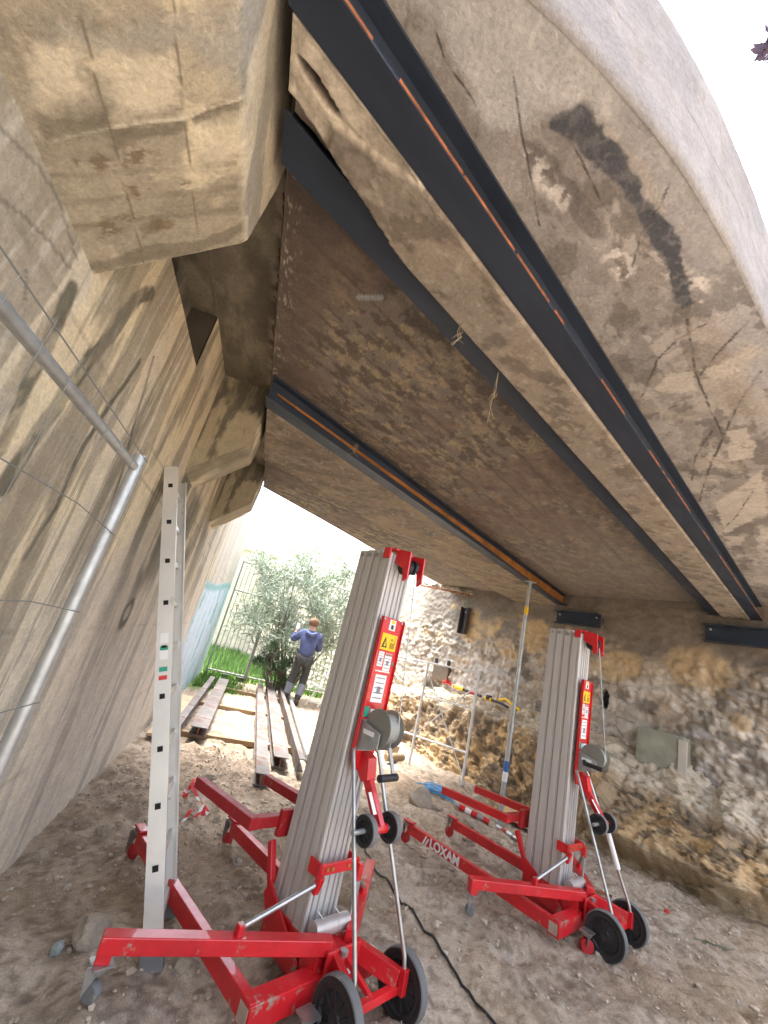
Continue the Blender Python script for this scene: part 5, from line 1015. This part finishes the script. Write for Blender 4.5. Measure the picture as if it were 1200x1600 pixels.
def person():
    root = empty('person', 'person in blue hooded sweater and dark trousers from behind, arm raised into tree', 'person', (1.25, 9.45, 0), math.radians(-8))
    skin = mat('skin', (.55, .33, .24), .6)
    # local: +y away from the camera (facing direction), x right
    J = dict(pel=(0, 0, .93), sp=(0.0, .02, 1.12), ch=(0, .03, 1.32), nk=(-.0, .04, 1.48), hb=(-.01, .05, 1.56), ht=(-.015, .06, 1.70),
             hl=(-.10, 0, .88), kl=(-.13, .03, .50), al=(-.17, -.02, .09), tl=(-.18, .13, .03), hr=(.10, 0, .88), kr=(.10, .05, .50), ar=(.07, -.10, .09), tr=(.09, .05, .03),
             sl=(-.19, .03, 1.40), el=(-.36, .14, 1.22), wl=(-.34, .30, 1.42), pl=(-.33, .33, 1.48), sr=(.19, .03, 1.40), er=(.25, .12, 1.13), wr=(.16, .32, 1.18), pr=(.13, .37, 1.20))
    names = list(J); ix = {n: i for i, n in enumerate(names)}
    E_ = [('pel', 'sp'), ('sp', 'ch'), ('ch', 'nk'), ('nk', 'hb'), ('hb', 'ht'), ('pel', 'hl'), ('hl', 'kl'), ('kl', 'al'), ('al', 'tl'), ('pel', 'hr'), ('hr', 'kr'), ('kr', 'ar'), ('ar', 'tr'), ('ch', 'sl'), ('sl', 'el'), ('el', 'wl'), ('wl', 'pl'), ('ch', 'sr'), ('sr', 'er'), ('er', 'wr'), ('wr', 'pr')]
    R_ = dict(pel=.12, sp=.12, ch=.13, nk=.055, hb=.075, ht=.085, hl=.085, kl=.055, al=.038, tl=.03, hr=.085, kr=.055, ar=.038, tr=.03, sl=.06, el=.042, wl=.028, pl=.036, sr=.06, er=.042, wr=.028, pr=.036)
    V = [J[n] for n in names]; Ed = [(ix[a], ix[b]) for a, b in E_]; Rd = [R_[n] for n in names]
    for hand, sg, dr in (('pl', -1, Vector((.0, .35, 1))), ('pr', 1, Vector((-.3, .9, .15)))):
        dr = dr.normalized(); side = Vector((1, 0, 0))
        for k in range(4):
            b = Vector(J[hand])+side*(k-1.5)*.019+dr*.03; t1 = b+dr*.035; t2 = t1+dr*.028+Vector((0, .015, 0)); i0 = len(V); V += [tuple(b), tuple(t1), tuple(t2)]; Rd += [.011, .010, .008]; Ed += [(ix[hand], i0), (i0, i0+1), (i0+1, i0+2)]
        b = Vector(J[hand])-side*sg*.035+dr*.0; i0 = len(V); V += [tuple(b), tuple(b-side*sg*.02+dr*.035)]; Rd += [.012, .009]; Ed += [(ix[hand], i0), (i0, i0+1)]
    body = skin_fig('body', V, Ed, Rd, skin, root)
    # face turned away from the camera
    MB().lathe((-.014, .15, 1.635), (0, 1, 0), [(-.02, .02), (0, .016), (.012, .004)], 8).build('nose', skin, body)
    for sx in (-1, 1): MB().lathe((-.015+sx*.088, .05, 1.63), (1, 0, 0), [(-.008, .0), (-.008, .028), (.008, .028), (.008, 0)], 10).build('ear', skin, body); MB().lathe((-.015+sx*.032, .138, 1.66), (0, 1, 0), [(-.01, .012), (0, .01), (.004, 0)], 8).build('eye', M_WHITE, body)
    hood = mat('blue_sweater', (.075, .095, .20), .95, var=.3, vscale=9, bump=.3, bscale=25)
    nm = ['pel', 'sp', 'ch', 'nk', 'sl', 'el', 'wl', 'sr', 'er', 'wr']; jx = {n: i for i, n in enumerate(nm)}; JJ = dict(J); JJ['pel'] = (0, 0, .90); JJ['nk'] = (0, .03, 1.45); JJ['wl'] = (-.345, .27, 1.38)
    skin_fig('hooded_sweater', [JJ[n] for n in nm], [(jx[a], jx[b]) for a, b in (('pel', 'sp'), ('sp', 'ch'), ('ch', 'nk'), ('ch', 'sl'), ('sl', 'el'), ('el', 'wl'), ('ch', 'sr'), ('sr', 'er'), ('er', 'wr'))], [(.185, .155), (.175, .15), (.19, .155), .085, .10, .072, .05, .10, .072, .05], hood, root)
    skin_fig('hood', [(-.11, -.02, 1.46), (-.07, -.11, 1.43), (0, -.15, 1.38), (.07, -.11, 1.43), (.11, -.02, 1.46)], [(0, 1), (1, 2), (2, 3), (3, 4)], [.035, .05, .055, .05, .035], hood, root)
    trs = mat('charcoal_trousers', (.045, .043, .042), .85, var=.3, vscale=7, bump=.3)
    nm = ['pel', 'hl', 'kl', 'al', 'hr', 'kr', 'ar']; jx = {n: i for i, n in enumerate(nm)}
    skin_fig('trousers', [J[n] for n in nm], [(0, 1), (1, 2), (2, 3), (0, 4), (4, 5), (5, 6)], [.145, .108, .085, .065, .108, .085, .065], trs, root)
    MB().tube([(J['kl'][0], J['kl'][1]-.02, .40), (-.155, -.01, .2)], .088, 12, r2=.072).build('faded_lower_leg', mat('faded_grey', (.17, .18, .21), .85, var=.2), root); MB().tube([(J['kr'][0], J['kr'][1]-.03, .40), (.08, -.06, .2)], .088, 12, r2=.072).build('faded_lower_leg', MATS['faded_grey'], root)
    for a, t in (('al', 'tl'), ('ar', 'tr')): skin_fig('work_boot', [(J[a][0], J[a][1], .15), (J[a][0], J[a][1]-.01, .055), (J[t][0], J[t][1]+.02, .045)], [(0, 1), (1, 2)], [.058, .055, .045], mat('boot_leather', (.05, .035, .03), .7, var=.3), root)
    hr = MB(); rng = np.random.default_rng(1); bm = bmesh.new(); bmesh.ops.create_icosphere(bm, subdivisions=3, radius=.105)
    for v in bm.verts: v.co = Vector((v.co.x*.95-.015, v.co.y*1.05+.045, v.co.z*1.05+1.665))*1.0+Vector(rng.normal(0, .004, 3)); 
    bmesh.ops.delete(bm, geom=[v for v in bm.verts if v.co.y > .12 and v.co.z < 1.68 or v.co.z < 1.575], context='VERTS')
    me = bpy.data.meshes.new('hair'); bm.to_mesh(me); bm.free(); me.materials.append(mat('ginger_hair', (.17, .085, .045), .8, var=.5, vscale=40, bump=.8, bscale=90)); o = bpy.data.objects.new('hair', me); COL.objects.link(o); o.parent = root
    for p in me.polygons: p.use_smooth = True
    g = [J['wl'], J['pl']]; gl = [Vector(J['wl']), Vector(J['pl']), Vector(J['pl'])+Vector((0, .02, .06))]
    skin_fig('work_glove', [tuple(v) for v in gl]+[tuple(Vector(J['pl'])+Vector(((k-1.5)*.022, .035, .10))) for k in range(4)]+[tuple(Vector(J['pl'])+Vector((.05, .01, .03)))], [(0, 1), (1, 2), (2, 3), (2, 4), (2, 5), (2, 6), (1, 7)], [.042, .045, .04, .014, .014, .014, .013, .014], M_WHITE, root)
person()

# dry stalks hanging below the ribs
def hangers():
    for (x, y, L, lab) in ((.45, 1.42, .22, 'thin dry stalks hanging below the narrow rib, left bunch'), (.75, 1.60, .30, 'longer thin dry stalks hanging below the narrow rib, right bunch'), (.32, 2.88, .12, 'tiny dry thread hanging below the rusty web beam')):
        m = MB(); rng = random.Random(int(x*100)); z = 2.835
        for k in range(3):
            dx, dy = rng.uniform(-.05, .05), rng.uniform(-.05, .05); l = L*rng.uniform(.5, 1); m.tube([(x, y, z), (x+dx*.3, y+dy*.5, z-l*.4), (x-dx*.3, y+dy, z-l*.7), (x+dx, y+dy, z-l)], .0012, 5)
        for k in range(4): 
            a = Vector((x+rng.uniform(-.02, .02), y+rng.uniform(-.02, .02), z-L*rng.uniform(.1, .5))); m.tube([a, a+Vector((rng.uniform(-.03, .03), rng.uniform(-.03, .03), -.03))], .002, 5, r2=.0005)
        tag(m.build('dry_stalks', mat('dry_straw', (.35, .28, .17), .8)), lab, 'dry stalks')
hangers()
